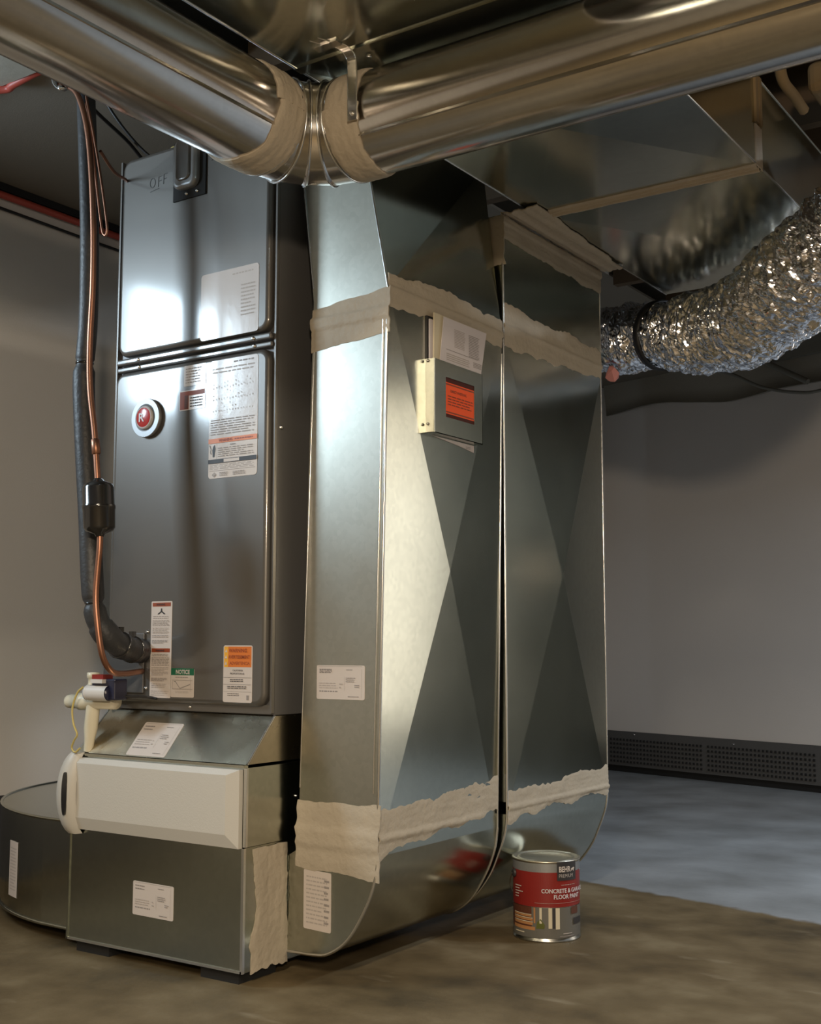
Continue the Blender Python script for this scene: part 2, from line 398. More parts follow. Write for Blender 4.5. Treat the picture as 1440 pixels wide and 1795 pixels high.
# added doorway frame on the back wall, unseen to the right
mb = MB()
for x0_, x1_, z1_ in ((.74, .82, 2.06), (1.62, 1.70, 2.06)):
    p, q = bw(x0_), bw(x1_)
    vs = [Vector((v.x, v.y, z))+bn*h for z in (0, z1_) for v in (p, q) for h in (-.02, .02)]
    mb.add(vs, [(0, 1, 3, 2), (4, 6, 7, 5), (0, 4, 5, 1), (2, 3, 7, 6), (1, 5, 7, 3), (0, 2, 6, 4)], 'white')
p, q = bw(.74), bw(1.70)
vs = [Vector((v.x, v.y, z))+bn*h for z in (2.02, 2.10) for v in (p, q) for h in (-.02, .02)]
mb.add(vs, [(0, 1, 3, 2), (4, 6, 7, 5), (0, 4, 5, 1), (2, 3, 7, 6), (1, 5, 7, 3), (0, 2, 6, 4)], 'white')
dr = struct(mb.build('added_doorway'))
# window in the left wall
mb = MB()
for a, b_ in (((y0, z0), (y1, z0+.03)), ((y0, z1-.03), (y1, z1)), ((y0, z0), (y0+.03, z1)), ((y1-.03, z0), (y1, z1))):
    mb.box((XL-.06, a[0], a[1]), (XL+.006, b_[0], b_[1]), 'white')
wf = struct(mb.build('window_1'))
mb = MB(); mb.add([(XL-.008, y0+.03, z0+.03), (XL-.008, y1-.03, z0+.03), (XL-.008, y1-.03, z1-.03), (XL-.008, y0+.03, z1-.03)], [(0, 1, 2, 3)], emis('daylit_frosted_pane', (.68, .86, 1.0), WINDOW_POWER))
mb.build('pane', wf)
# soffit over the furnace side, back wall drape and boards
mb = MB(); mb.box((XL, 1.2, 2.205), (-2.02, 6.5, 2.215), 'ceil'); struct(mb.build('trim_1'))
# dimpled drainage membrane along the back wall foot
mb = MB(); a = bw(-3.2); L = 4.6
def BP(u, v, h): return a+bdir*u+Vector((0, 0, v))+bn*h
def bslab(mb, u0, v0, u1, v1, h0, h1, m):
    vs = [BP(u, v, h) for h in (h0, h1) for u, v in ((u0, v0), (u1, v0), (u1, v1), (u0, v1))]
    mb.add(vs, [(4, 5, 6, 7), (0, 1, 5, 4), (1, 2, 6, 5), (2, 3, 7, 6), (3, 0, 4, 7)], m)
bslab(mb, 0, .035, L, .225, .0, .012, 'membrane')
for i in range(int(2.1/.024)):
    if i % 28 == 27: continue
    for j in range(6):
        u = .25+i*.024; v = .058+j*.024
        c = [BP(u+dx, v+dz, .0125) for dx, dz in ((-.006, -.006), (.006, -.006), (.006, .006), (-.006, .006))]
        d = [BP(u+dx, v+dz, .0175) for dx, dz in ((-.004, -.004), (.004, -.004), (.004, .004), (-.004, .004))]
        mb.add(c+d, [(4, 5, 6, 7), (0, 1, 5, 4), (1, 2, 6, 5), (2, 3, 7, 6), (3, 0, 4, 7)], 'blackmat')
bslab(mb, 0, 0, L, .035, 0, .004, 'blackmat')
for u, v in ((.42, .21), (1.08, .2)): mb.lathe(BP(u, v, .012), bn, [(.006, 0), (.005, .003), (.0001, .004)], 'screw', 8)
struct(mb.build('baseboard_back'))
mb = MB(); mb.box((XL, .5, 0), (XL+.012, 6.4, .24), 'membrane_l'); struct(mb.build('baseboard_left'))

# joists over the trunk, right part of the ceiling
jg = 'dark joists above the ducts'
for i in range(9):
    y = .55+i*.55
    mb = MB(); mb.box((-2.0, y, 2.16), (XR-.01, y+.04, ZC-.001), 'wood'); o = mb.build('ceiling_joist')
    tag(o, 'dark wooden ceiling joist above the trunk duct, ' + ['nearest to the camera end', 'second from the camera end', 'third from the camera end', 'fourth from the camera end', 'middle one over the seam', 'just beyond the tan insulation', 'just past the far end of the trunk', 'second from the back wall', 'nearest to the back wall'][i], 'joist', jg)

# ================================================================ BASE PLENUM, FILTER CABINET, TRANSITION
X0, X1, Y0, YB = -2.322, -1.772, 1.975, 2.62
base = thing('base_plenum', (-2.05, 2.3, 0), 'low galvanized sheet metal plenum box on the floor under the filter cabinet', 'duct box')
mb = MB(); hexa(mb, [(X0, Y0, .026), (X1, Y0, .026), (X1, YB, .026), (X0, YB, .026)], [(X0, Y0, .284), (X1, Y0, .284), (X1, YB, .284), (X0, YB, .284)], 'galvdull')
mb.build('body', base)
mb = MB(); mb.box((X1-.004, Y0-.003, .026), (X1+.003, Y0+.004, .284), 'bright'); mb.box((X0-.002, Y0-.003, .026), (X0+.003, Y0, .284), 'galvdull')
mb.box((X0, Y0-.003, .026), (X1, Y0, .031), 'bright'); mb.build('corner_seam', base)
def worklabel(parent, P, w_, h_, title=None, **k):
    els = [('rect', 'inkline', .04, .96, .95, .975), ('lines', 'inkgrey', .06, .74, .32, .92, 2), ('lines', 'inkline', .06, .3, .45, .5, 3), ('lines', 'inkline', .48, .3, .56, .5, 2),
           ('rect', 'inkline', .585, .25, .59, .68), ('lines', 'inkgrey', .62, .5, .82, .66, 3), ('lines', 'inkgrey', .8, .35, .92, .45, 2), ('lines', 'inkgrey', .06, .18, .45, .28, 1),
           ('rect', 'inkline', .93, .06, .935, .9), ('lines', 'inkgrey', .62, .84, .8, .9, 1), ('lines', 'inkgrey', .66, .06, .9, .12, 1)]
    if title: els.append(('text', 'inkgrey', title, .07, .80, .09, .02, .3))
    return sticker(parent, 'job_label', P, w_, h_, 'paper', els, **k)
worklabel(base, plane((-2.104, Y0, .109), (1, 0, -.008), ZF), .128, .074)
# vertical mastic at the joint with the return elbow (right face)
mastic(base, 'mastic_band', plane((X1, 1.995, .0), (0, .0, 1), (0, -1, 0)), .0001, 0, 0, nx=1, ny=1) if False else None
def vert_m(z, v, h): return Vector((X1+.001+h, 1.988+v, z+.03))
mastic(base, 'mastic_band', lambda u, v, h: Vector((X1+h, 1.995+v, .036+u)), .24, lambda t_: .012-.004*math.sin(t_*9), lambda t_: .125, seed=4, jit=.010, th=.004, ends=(.012, .004))
fil = thing('filter_cabinet', (-2.05, 2.3, .286), 'boxy air filter cabinet with a cream front door between plenum and sloped collar', 'air filter')
mb = MB(); hexa(mb, [(-2.312, Y0, .286), (-1.768, Y0, .286), (-1.768, YB, .286), (-2.312, YB, .286)], [(-2.312, Y0, .452), (-1.768, Y0, .452), (-1.768, YB, .452), (-2.312, YB, .452)], 'galv')
mb.build('body', fil)
mb = MB(); mb.box((-1.772, Y0-.003, .287), (-1.764, Y0+.003, .452), 'bright'); mb.build('corner_seam', fil)
mb = MB()   # cream door, bevelled border, rounded left handle piece
def prism(mb, x0, x1, prof, m, sm=False):       # prof in (y,z), extruded along x
    n = len(prof); mb.add([(x0, y, z) for y, z in prof]+[(x1, y, z) for y, z in prof], [list(range(n))[::-1], list(range(n, 2*n))]+[(i, (i+1) % n, (i+1) % n+n, i+n) for i in range(n)], m, sm)
dx0, dx1, dz0, dz1, dy = -2.29, -1.776, .284, .449, Y0-.001
o4 = [(dx0, dz0), (dx1, dz0), (dx1, dz1), (dx0, dz1)]
i4 = [(dx0+.004, dz0+.028), (dx1-.03, dz0+.028), (dx1-.03, dz1-.012), (dx0+.004, dz1-.012)]
vs = [(x, dy, z) for x, z in o4]+[(x, dy-.012, z) for x, z in o4]+[(x, dy-.022, z) for x, z in i4]
fs = [(8, 9, 10, 11)]+[(i, (i+1) % 4, (i+1) % 4+4, i+4) for i in range(4)]+[(i+4, (i+1) % 4+4, (i+1) % 4+8, i+8) for i in range(4)]
mb.add(vs, fs, 'white'); mb.build('door', fil)
mb = MB(); prof = []
for k in range(13):
    a_ = R(-72+144*k/12); prof.append((dy-.004-.034*math.cos(a_), .366+.094*math.sin(a_)/math.sin(R(72))))
# stepped grip: outer curved shell
left = [(-2.340+0.020*(abs(k-6)/6)**1.8) for k in range(13)]
vs = []
for k, (y, z) in enumerate(prof): vs += [(left[k], y+.012, z), (left[k]+.012, y-.002, z), (-2.285, y-.002, z), (-2.278, y+.014, z)]
for k in range(4): pass
fs = [(4*k+j, 4*k+j+1, 4*k+5+j, 4*k+4+j) for k in range(12) for j in range(3)]
mb.add(vs, fs, 'white', True)
mb.add([(left[k], dy+.002, prof[k][1]) for k in range(13)]+[(left[k], prof[k][0]+.012, prof[k][1]) for k in range(13)], [(k, k+1, k+14, k+13) for k in range(12)], 'white')
mb.add([vs[0], vs[1], vs[2], vs[3], (-2.278, dy, prof[0][1]), (left[0], dy, prof[0][1])], [(0, 1, 2, 3, 4, 5)], 'white')
mb.add([vs[48], vs[49], vs[50], vs[51], (-2.278, dy, prof[12][1]), (left[12], dy, prof[12][1])], [(0, 1, 2, 3, 4, 5)], 'white')
dh = mb.build('door_grip', fil)
mb = MB()
mb.add([Vector((-2.300+.009*math.cos(2*math.pi*k/20), dy-.0415, .366+.050*math.sin(2*math.pi*k/20))) for k in range(20)], [list(range(20))], 'black')
mb.add([Vector((-2.300+.009*math.cos(2*math.pi*k/20), dy-.0+.004, .366+.050*math.sin(2*math.pi*k/20))) for k in range(20)]+[Vector((-2.300+.009*math.cos(2*math.pi*k/20), dy-.0415, .366+.050*math.sin(2*math.pi*k/20))) for k in range(20)], [(k, (k+1) % 20, (k+1) % 20+20, k+20) for k in range(20)], 'black')
mb.build('grip_slot', dh, label='dark oval slot in the cream grip')
mb = MB(); prism(mb, -2.31, -1.772, [(Y0-.004, .4525), (Y0+.01, .4525), (Y0+.01, .458), (Y0-.004, .458)], 'galv'); mb.build('top_rail', fil)
screw(fil, (-1.767, 2.14, .378), (1, 0, 0), .0025)
col = thing('sloped_collar', (-2.05, 2.35, .46), 'galvanized sloped collar joining the filter cabinet to the dark furnace', 'duct collar')
FY = 2.065
mb = MB(); hexa(mb, [(-2.308, Y0+.002, .459), (-1.768, Y0+.002, .459), (-1.768, YB, .459), (-2.308, YB, .459)], [(-2.298, FY, .558), (-1.768, FY, .558), (-1.768, YB, .558), (-2.298, YB, .558)], 'galvcollar')
mb.build('body', col)
mb = MB(); mb.tube([(-1.768, Y0+.002, .459), (-1.768, FY, .558)], .003, 'bright', 6); mb.build('corner_seam', col); mb = MB(); mb.tube([(-2.308, Y0+.002, .459), (-2.298, FY, .558)], .0025, 'bright', 6); mb.build('corner_seam', col)
sl = Vector((0, FY-Y0-.002, .099)).normalized()
worklabel(col, plane((-2.145, Y0+.004, .461), (1, 0, 0), sl), .126, .095)
for (x, y) in ((-2.30, 1.985), (-1.90, 1.985)):
    mb = MB(); mb.box((x, y, 0), (x+.11, y+.12, .0255), 'blackmat'); o = mb.build('rubber_foot_pad')
    tag(o, 'black rubber pad on the floor under the ' + ('left' if x < -2 else 'right') + ' front corner of the plenum', 'pad', 'pads under the plenum')

# ---- left round horizontal elbow
el = thing('floor_elbow_duct', (-2.6, 2.6, 0), 'round-cornered horizontal duct elbow on the floor left of the plenum', 'duct elbow')
cx, cy, rr_ = -2.40, 2.69, .677
prof = [(X0, 2.012)]+[(cx+rr_*math.cos(R(a_)), cy+rr_*math.sin(R(a_))) for a_ in range(264, 178, -4)]+[(cx-rr_, 3.1), (X0-.02, 3.1), (X0-.02, 2.7)]
def zprism(mb, prof, z0, z1, m, capm=None, smfrom=None):
    n = len(prof); v = [(x, y, z0) for x, y in prof]+[(x, y, z1) for x, y in prof]
    mb.add(v, [(i, (i+1) % n, (i+1) % n+n, i+n) for i in range(n)], m, False)
    mb.add(v[n:], [list(range(n))], capm or m); mb.add(v[:n], [list(range(n))[::-1]], m)
mb = MB(); zprism(mb, prof, .036, .288, 'galv'); mb.build('body', el)
mb = MB()
for z in (.288, .036): mb.tube([(x, y-.002, z) for x, y in prof[:-3]], .004, 'galv', 6)
mb.build('rim_seam', el)
def arcP(u, v, h):
    a_ = R(248)+u/rr_; return Vector((cx+(rr_+h)*math.cos(a_), cy+(rr_+h)*math.sin(a_), .075+v))
sticker(el, 'job_label', arcP, .062, .137, 'paper', [('lines', 'inkline', .15, .1, .85, .9, 14)], nu=4, th=.0012)

# ================================================================ FURNACE
fur = thing('air_handler', (-2.035, 2.35, .56), 'tall dark grey air handler cabinet with two glossy front doors', 'furnace')
FX0, FX1, FZ0, FZ1 = -2.298, -1.768, .56, 1.945
mb = MB(); mb.box((FX0, FY, FZ0), (FX1, YB+.02, FZ1), 'enamelside'); mb.build('cabinet', fur)
mb = MB()
mb.box((FX1-.006, FY-.010, FZ0+.004), (FX1-.001, FY, FZ1), 'enamel'); mb.box((FX0+.001, FY-.010, FZ0+.004), (FX0+.006, FY, FZ1), 'enamel')
mb.box((FX0+.006, FY-.006, FZ0+.002), (FX1-.006, FY, FZ0+.022), 'enamel'); mb.build('front_flange', fur)
mb = MB(); pan(mb, FX0+.018, 1.428, FX1-.012, FZ1-.004, FY, .022, .03, .012, 'enamel')
ud = mb.build('upper_door', fur)
mb = MB(); pan(mb, FX0+.012, .578, FX1-.010, 1.388, FY, .022, .03, .012, 'enamel')
ld = mb.build('lower_door', fur)
mb = MB(); mb.box((FX0+.012, FY-.016, 1.391), (FX1-.008, FY, 1.404), 'enamel', .004); mb.box((FX0+.012, FY-.020, 1.408), (FX1-.008, FY, 1.424), 'enamel', .005)
mb.build('door_rail', fur)
DF = FY-.022   # door face
for x, z in ((-1.829, 1.415), (-1.829, 1.398), (-2.207, 1.416), (-2.207, 1.398)): screw(fur, (x, FY-.020 if z > 1.405 else FY-.016, z), (0, -1, 0), .0035)
for x, z in ((-2.019, .571), (-1.784, .600), (-2.285, .82)): screw(fur, (x, FY-.007, z), (0, -1, 0), .003)
screw(fur, (-1.768, 2.075, 1.206), (1, 0, 0), .004)
# flue grommet / handle recess
mb = MB(); mb.box((-2.092, DF-.004, 1.792), (-1.984, DF, 1.9405), 'blackmat'); gr = mb.build('junction_cover', ud, label='black rubber cover plate with pale metal rounded pan')
mb = MB(); pan(mb, -2.083, 1.815, -2.004, 1.9405, DF-.004, .016, .022, .010, M['badgegrey']); pan(mb, -2.066, 1.832, -2.02, 1.938, DF-.020, .005, .015, .004, M['enamel']); mb.build('metal_pan', gr) if False else mb.build('metal_pan', ud, label='pale metal rounded pan')
for x in (-2.045, -2.01): screw(ud, (x, DF-.005, 1.804), (0, -1, 0), .003)
# handwriting OFF
def strokes(parent, name, P, segs, r_, m):
    mb = MB()
    for s_ in segs: mb.tube([P(x, y, .0006) for x, y in s_], r_, m, 5)
    return mb.build(name, parent)
P = front(-2.180, 1.845, DF)
strokes(ud, 'handwriting', P, [[(.012+.009*math.cos(R(a_)), .014+.012*math.sin(R(a_))) for a_ in range(60, 430, 25)], [(.032, .0), (.033, .025), (.045, .026)], [(.033, .014), (.043, .015)], [(.050, .003), (.051, .028), (.064, .029)], [(.051, .016), (.061, .017)], [(.004, -.008), (.035, -.004)]], .0005, 'ink')['label'] = 'handwritten OFF with a short underline'
strokes(ud, 'handwriting', front(-1.975, 1.86, DF), [[(.005, .03), (.02, .032)], [(.006, .012), (.024, .016)]], .0005, 'ink')
# stickers on the doors
sticker(ud, 'door_sticker', plane((-1.994, DF, 1.430), (1, 0, .006), ZF), .182, .161, 'labelgloss', [('lines', 'inkline', .55, .88, .95, .94, 1), ('lines', 'inkline', .7, .25, .95, .75, 9)], label='large plain silvery sticker')
big = [('lines', 'inkgrey', .5, .95, .95, .985, 1), ('lines', 'inkline', .05, .88, .95, .94, 2)]
for k in range(15): big.append(('lines', 'inkline', .08+k*.058, .55, .10+k*.058, .84+.01*(k % 3), 9))
big += [('lines', 'inkgrey', .04, .36, .96, .50, 7), ('rect', 'orange', .0, .295, 1, .335), ('text', 'rust', 'WARNING', .22, .303, .024, .03, .3), ('lines', 'rust', .55, .30, .95, .33, 1),
        ('rect', 'inkgrey', .17, .165, .175, .29), ('poly', 'ink', [(.09, .18), (.13, .18), (.15, .25), (.13, .285), (.10, .27), (.08, .24)]), ('poly', 'ink', [(.02, .28), (.05, .25), (.04, .22), (.06, .20), (.065, .21), (.05, .22), (.06, .25), (.03, .285)]),
        ('text', 'ink', 'DANGER' if False else 'WARNING', .45, .268, .010, .02, .3), ('lines', 'inkgrey', .2, .175, .95, .26, 5), ('rect', 'ink', 0, .125, 1, .16), ('rect', 'labelgloss', .33, .13, .65, .155), ('lines', 'inkgrey', .03, .072, .96, .118, 4),
        ('rect', 'inkgrey', .03, .062, .97, .065), ('poly', 'inkgrey', [(.08, .03), (.13, .052), (.18, .03), (.13, .008)]), ('poly', 'labelgloss', [(.10, .03), (.13, .043), (.16, .03), (.13, .017)]), ('text', 'ink', 'UL', .115, .022, .015, .02, .04),
        ('lines', 'inkgrey', .24, .015, .44, .05, 3), ('lines', 'inkgrey', .52, .015, .8, .05, 3)]
sticker(ld, 'rating_sticker', front(-1.960, 1.098, DF), .150, .279, 'labelgloss', big, label='tall rating sticker with orange warning band')
sticker(ld, 'model_sticker', front(-2.045, 1.327, DF), .072, .050, 'labelgloss', [('lines', 'inkgrey', .08, .1, .8, .9, 6)])
sticker(ld, 'warning_sticker', front(-2.058, 1.269, DF), .084, .048, 'labelgloss', [('rect', 'rust', .02, .05, .36, .95), ('rect', 'rust', .36, .72, .98, .95), ('rect', 'brownpic', .2, .08, .34, .75), ('lines', 'ink', .42, .1, .94, .66, 4)], label='small sticker with rust orange border')
mb = MB(); bc = Vector((-2.163, DF, 1.263)); nY = Vector((0, -1, 0))
mb.lathe(bc, nY, [(.046, 0), (.048, .004), (.048, .009), (.046, .0115), (.026, .012), (.026, .012), (.0255, .015), (.0255, .016)], 'badgegrey', 40); mb.disc(bc+nY*.0118, nY, .047, 'badgegrey', 40)
bd = mb.build('badge', ld, label='round silver badge with red centre')
mb = MB(); mb.lathe(bc, nY, [(.0285, .0115), (.0285, .017), (.024, .018)], 'labelgloss', 32); mb.lathe(bc, nY, [(.0245, .0175), (.018, .0195), (.0001, .0205)], 'badgered', 32)
vs, fs, asp = text2d('R', .02)
mb.add([bc+Vector((-.0115+vx*.02*1.1, -.0212, -.011+vy*.021)) for vx, vy in vs], fs, 'labelgloss')
mb.build('badge_centre', bd) if False else mb.build('badge_centre', ld, label='red domed badge centre')
tall = [('rect', 'rust', .06, .945, .94, .985), ('poly', 'ink', [(.47, .925), (.53, .925), (.54, .895), (.70, .865), (.62, .862), (.5, .885), (.38, .862), (.30, .865), (.46, .895)]),
        ('lines', 'inkgrey', .1, .815, .88, .85, 2), ('lines', 'inkgrey', .08, .74, .92, .805, 5), ('lines', 'inkline', .08, .66, .88, .73, 5), ('lines', 'inkgrey', .08, .62, .9, .65, 2), ('lines', 'inkgrey', .08, .56, .85, .6, 3),
        ('rect', 'rust', .06, .47, .94, .51), ('text', 'ink', 'WARNING', .25, .478, .02, .03, .55), ('text', 'ink', 'WARNING', .25, .955, .02, .03, .55), ('lines', 'inkgrey', .1, .43, .9, .455, 2), ('lines', 'inkgrey', .08, .33, .92, .42, 6), ('lines', 'inkline', .08, .23, .9, .32, 6), ('lines', 'inkgrey', .08, .17, .9, .21, 3), ('lines', 'inkgrey', .08, .10, .8, .15, 3), ('lines', 'inkline', .08, .02, .9, .08, 3)]
sticker(ld, 'warning_sticker', front(-2.137, .590, DF), .069, .227, 'paper', tall, label='tall narrow sticker with two rust bars')
sticker(ld, 'notice_sticker', front(-2.067, .593, DF+.0001), .074, .067, 'paper', [('rect', 'green', 0, .76, 1, 1), ('text', 'paper', 'NOTICE', .22, .80, .15, .03, .6), ('lines', 'inkgrey', .2, .66, .8, .72, 1), ('rect', 'inkline', .06, .58, .94, .6), ('rect', 'inkline', .08, .28, .94, .3), ('rect', 'inkline', .08, .28, .095, .55), ('rect', 'inkline', .86, .22, .875, .68),
        ('poly', 'inkgrey', [(.12, .54), (.2, .56), (.4, .32), (.85, .47), (.85, .44), (.4, .29), (.2, .52)]), ('lines', 'inkline', .2, .14, .8, .22, 2)], label='small sticker headed NOTICE in green')
sticker(ld, 'warning_sticker', front(-1.902, .586, DF), .087, .127, 'paper', [('rect', 'orange', .03, .62, .97, .98), ('rect', 'yellow', .03, .62, .17, .98), ('poly', 'paper', [(.06, .88), (.14, .88), (.10, .94)]), ('poly', 'paper', [(.06, .77), (.14, .77), (.10, .83)]), ('poly', 'paper', [(.06, .66), (.14, .66), (.10, .72)]),
        ('text', 'rust', 'WARNING', .2, .88, .065, .02, .72), ('text', 'rust', 'AVERTISSEMENT', .19, .77, .06, .02, .74), ('text', 'rust', 'ADVERTENCIA', .22, .66, .055, .02, .7),
        ('text', 'ink', 'CALIFORNIA', .33, .545, .032, .01, .36), ('text', 'ink', 'PROPOSITION 65', .25, .49, .032, .01, .5), ('rect', 'inkgrey', .02, .435, .98, .44), ('lines', 'ink', .25, .355, .72, .415, 2), ('rect', 'inkgrey', .02, .315, .98, .32),
        ('lines', 'ink', .16, .235, .84, .295, 2), ('rect', 'inkgrey', .02, .185, .98, .19), ('lines', 'ink', .16, .105, .6, .165, 2), ('rect', 'inkgrey', .82, .05, .9, .13)], label='sticker with orange WARNING block')
# line-set access plate (lower left)
mb = MB(); mb.box((FX0+.004, DF-.006, .600), (-2.155, DF-.0005, .742), 'enamelside', .002); ap = mb.build('access_plate', ld)
for x, z in ((-2.160, .745), (-2.162, .612)): screw(ld, (x+.012, DF-.001, z), (0, -1, 0), .003)

# ================================================================ RETURN DUCTS
def seam_strip(mb, a, b_, wdt=.004): mb.tube([a, b_], wdt, 'bright', 8)
# ---- front return duct
rd = thing('return_duct', (-1.63, 2.37, .04), 'front return duct riser with long cross-broken panels beside the furnace', 'duct', 'return ducts beside the furnace')
XA, XB_, XC, XD = -1.742, -1.525, -1.712, -1.502
YD0, YD1 = 2.12, 2.622
mb = MB()
hexa(mb, [(XA, YD0, .27), (XB_, YD0, .27), (XB_, YD1, .27), (XA, YD1, .27)], [(XC, YD0, 1.50), (XD, YD0, 1.50), (XD, YD1, 1.50), (XC, YD1, 1.50)], 'galv', breaks=(1,), h=.0125, mfront='galvfront')
mb.build('riser', rd)
TA, TB = (-1.768, 1.95), (-1.590, 1.95)
mb = MB()
hexa(mb, [(XC, YD0, 1.50), (XD, YD0, 1.50), (XD, YD1, 1.50), (XC, YD1, 1.50)], [(TA[0], YD0, 1.95), (TB[0], YD0, 1.95), (-1.555, YD1, 1.95), (-1.745, YD1, 1.95)], 'galv', breaks=(1,), h=.009, mfront='galvfront')
mb.build('top_transition', rd)
ep = [(-1.771, .045), (-1.70, .046), (-1.655, .054), (-1.603, .090), (-1.558, .157), (-1.534, .215), (-1.525, .27)]
def elbowprof(pts, left, ztop):
    c = [(p.x, p.y) for p in crom([(x, z, 0) for x, z in pts], 5)]
    return c
def yprism(mb, prof, ya, yb, m, nsm=0):
    n = len(prof); va = [(x, ya, z) for x, z in prof]; vb = [(x, yb, z) for x, z in prof]
    mb.add(va, [list(range(n))], m); mb.add(vb, [list(range(n))[::-1]], m)
    o = len(prof)
    mb.add(va+vb, [(i, i+1, i+1+n, i+n) for i in range(nsm)], m, True)
    mb.add(va+vb, [(i, (i+1) % n, (i+1) % n+n, i+n) for i in range(nsm, n)], m, False)
c1 = elbowprof(ep, 0, 0); prof = c1+[(-1.525, .28), (-1.744, .28), (-1.75, .262), (-1.771, .25)]
mb = MB(); yprism(mb, prof, YD0+.001, YD1-.001, 'galv', len(c1)-1); mb.build('floor_elbow', rd)
for y in (YD0, YD1):
    mb = MB(); mb.tube([(x, y, z) for x, z in c1], .0035, 'bright', 8); mb.build('elbow_seam', rd)
for a_, b_, w_ in (((XB_-.002, YD0+.001, .27), (XD-.002, YD0+.001, 1.45), .0035), ((XB_-.012, YD0-.001, .40), (XD-.012, YD0-.001, 1.45), .002), ((XA+.003, YD0+.001, .40), (XC+.003, YD0+.001, 1.43), .002),
                   ((XB_-.001, YD1, .26), (XD-.001, YD1, 1.45), .003), ((XC, YD0, 1.53), (TA[0]+.004, YD0, 1.95), .003), ((XD, YD0, 1.50), (TB[0], YD0, 1.95), .003)):
    mb = MB(); seam_strip(mb, a_, b_, w_); mb.build('corner_seam', rd)
dzx = (XD-XB_)/1.23
def sideP(z0_, y0_=YD0, x=None):
    def P(u, v, h): z = z0_+v; xx = (XB_+dzx*(z-.27)) if x is None else x; return Vector((xx+h, y0_+u, z))
    return P
def frontP(z0_):
    def P(u, v, h): z = z0_+v; return Vector((XA+(XC-XA)*(min(z, 1.5)-.27)/1.23+u, YD0-h, z))
    return P
mastic(rd, 'mastic_band', sideP(1.455), .50, lambda t_: .005+.004*t_, lambda t_: .078+.014*math.sin(t_*3), seed=11, jit=.012, ridges=((.035, .052, .004),))
mastic(rd, 'mastic_band', frontP(1.375), .215, lambda t_: .004+.066*t_*.3, lambda t_: .105+.022*t_, seed=12, jit=.004, ridges=((.055, .085, .005),), ends=(.003, .002))
mastic(rd, 'mastic_band', sideP(.235), .50, lambda t_: .040+.035*t_-.06*max(0, .12-t_)*3, lambda t_: .135+.025*t_, seed=13, jit=.012, ridges=((.062, .078, .004),))
mastic(rd, 'mastic_band', frontP(.225), .219, lambda t_: .006-.016*t_, lambda t_: .148, seed=14, jit=.006, th=.0035, ridges=((.05, .095, .004),), ends=(.004, .003))
worklabel(rd, front(-1.693, .596, YD0), .132, .074, 'RETURN')
sticker(rd, 'job_label', plane((-1.725, YD0+.0005, .10), (1, 0, -.04), ZF), .076, .126, 'paper', [('lines', 'inkline', .1, .08, .9, .92, 12), ('lines', 'inkgrey', .75, .1, .95, .9, 8)])
# ---- rear return duct
r2 = thing('return_duct', (-1.62, 2.92, .04), 'rear return duct riser with creased panels, right of the front return duct', 'duct', 'return ducts beside the furnace')
X2, X2L, YE0, YE1 = -1.505, -1.72, 2.636, 3.212
mb = MB(); hexa(mb, [(X2L, YE0, .30), (X2, YE0, .30), (X2, YE1, .30), (X2L, YE1, .30)], [(X2L, YE0, 1.50), (X2, YE0, 1.50), (X2, YE1, 1.50), (X2L, YE1, 1.50)], 'galv', breaks=(1,), h=.0135); mb.build('riser', r2)
mb = MB(); hexa(mb, [(X2L, YE0, 1.50), (X2, YE0, 1.50), (X2, YE1, 1.50), (X2L, YE1, 1.50)], [(X2L, YE0, 1.822), (X2, YE0, 1.822), (X2, YE1, 1.822), (X2L, YE1, 1.822)], 'galv'); mb.build('top_section', r2)
ep2 = [(-1.76, .046), (-1.70, .048), (-1.65, .062), (-1.60, .096), (-1.558, .148), (-1.534, .197), (-1.512, .256), (-1.505, .31)]
c2 = elbowprof(ep2, 0, 0); prof = c2+[(X2, .33), (X2L, .33), (-1.76, .25)]
mb = MB(); yprism(mb, prof, YE0, YE1, 'galv', len(c2)-1); mb.build('floor_elbow', r2)
for y in (YE0, YE1):
    mb = MB(); mb.tube([(x, y, z) for x, z in c2], .0035, 'bright', 8); mb.build('elbow_seam', r2)
mb = MB(); seam_strip(mb, (X2-.001, YE0, .30), (X2-.001, YE0, 1.80), .0035); mb.build('corner_seam', r2)
mb = MB(); seam_strip(mb, (X2-.001, YE1, .30), (X2-.001, YE1, 1.80), .003); mb.build('corner_seam', r2)
P2 = lambda z0_: sideP(z0_, YE0, X2)
mastic(r2, 'mastic_band', P2(1.45), .576, lambda t_: .022+.0*t_+.02*t_, lambda t_: .135-.012*t_, seed=21, jit=.012, ridges=((.07, .083, .004),))
mastic(r2, 'mastic_band', P2(.27), .576, lambda t_: .028-.04*max(0, .4-t_)+.03*t_*0, lambda t_: .085+.02*t_, seed=22, jit=.012, ridges=((.038, .052, .004),))
mastic(r2, 'mastic_band', P2(1.72), .576, lambda t_: .038-.008*t_, .101, seed=23, jit=.008, th=.004, ridges=((.075, .098, .004),), ends=(.008, .002))
mastic(r2, 'mastic_ledge', lambda u, v, h: Vector((X2-.004+v, YE0+.0+u, 1.8275-h)), .60, 0, lambda t_: .105-.035*t_, seed=24, jit=.007, th=.004, ridges=((.02, .035, .004), (.055, .075, .003)), mat='mastictrunk')
mastic(r2, 'mastic_patch', lambda u, v, h: Vector((X2L+.15-.10+u+.0, YE0-h, 1.66+v)), .165, lambda t_: .03, lambda t_: .16, seed=26, jit=.012, th=.006, ends=(.004, .006))
def spot(u, v, h): return Vector((X2-.004+h, 3.0+u, .165+v))
mb = MB(); mb.add([Vector((X2-.004-.0, 2.97, .19)), Vector((X2+.001, 3.07, .19)), Vector((X2+.001, 3.08, .24)), Vector((X2+.001, 3.04, .225))], [(0, 1, 2, 3)], 'mastic') 

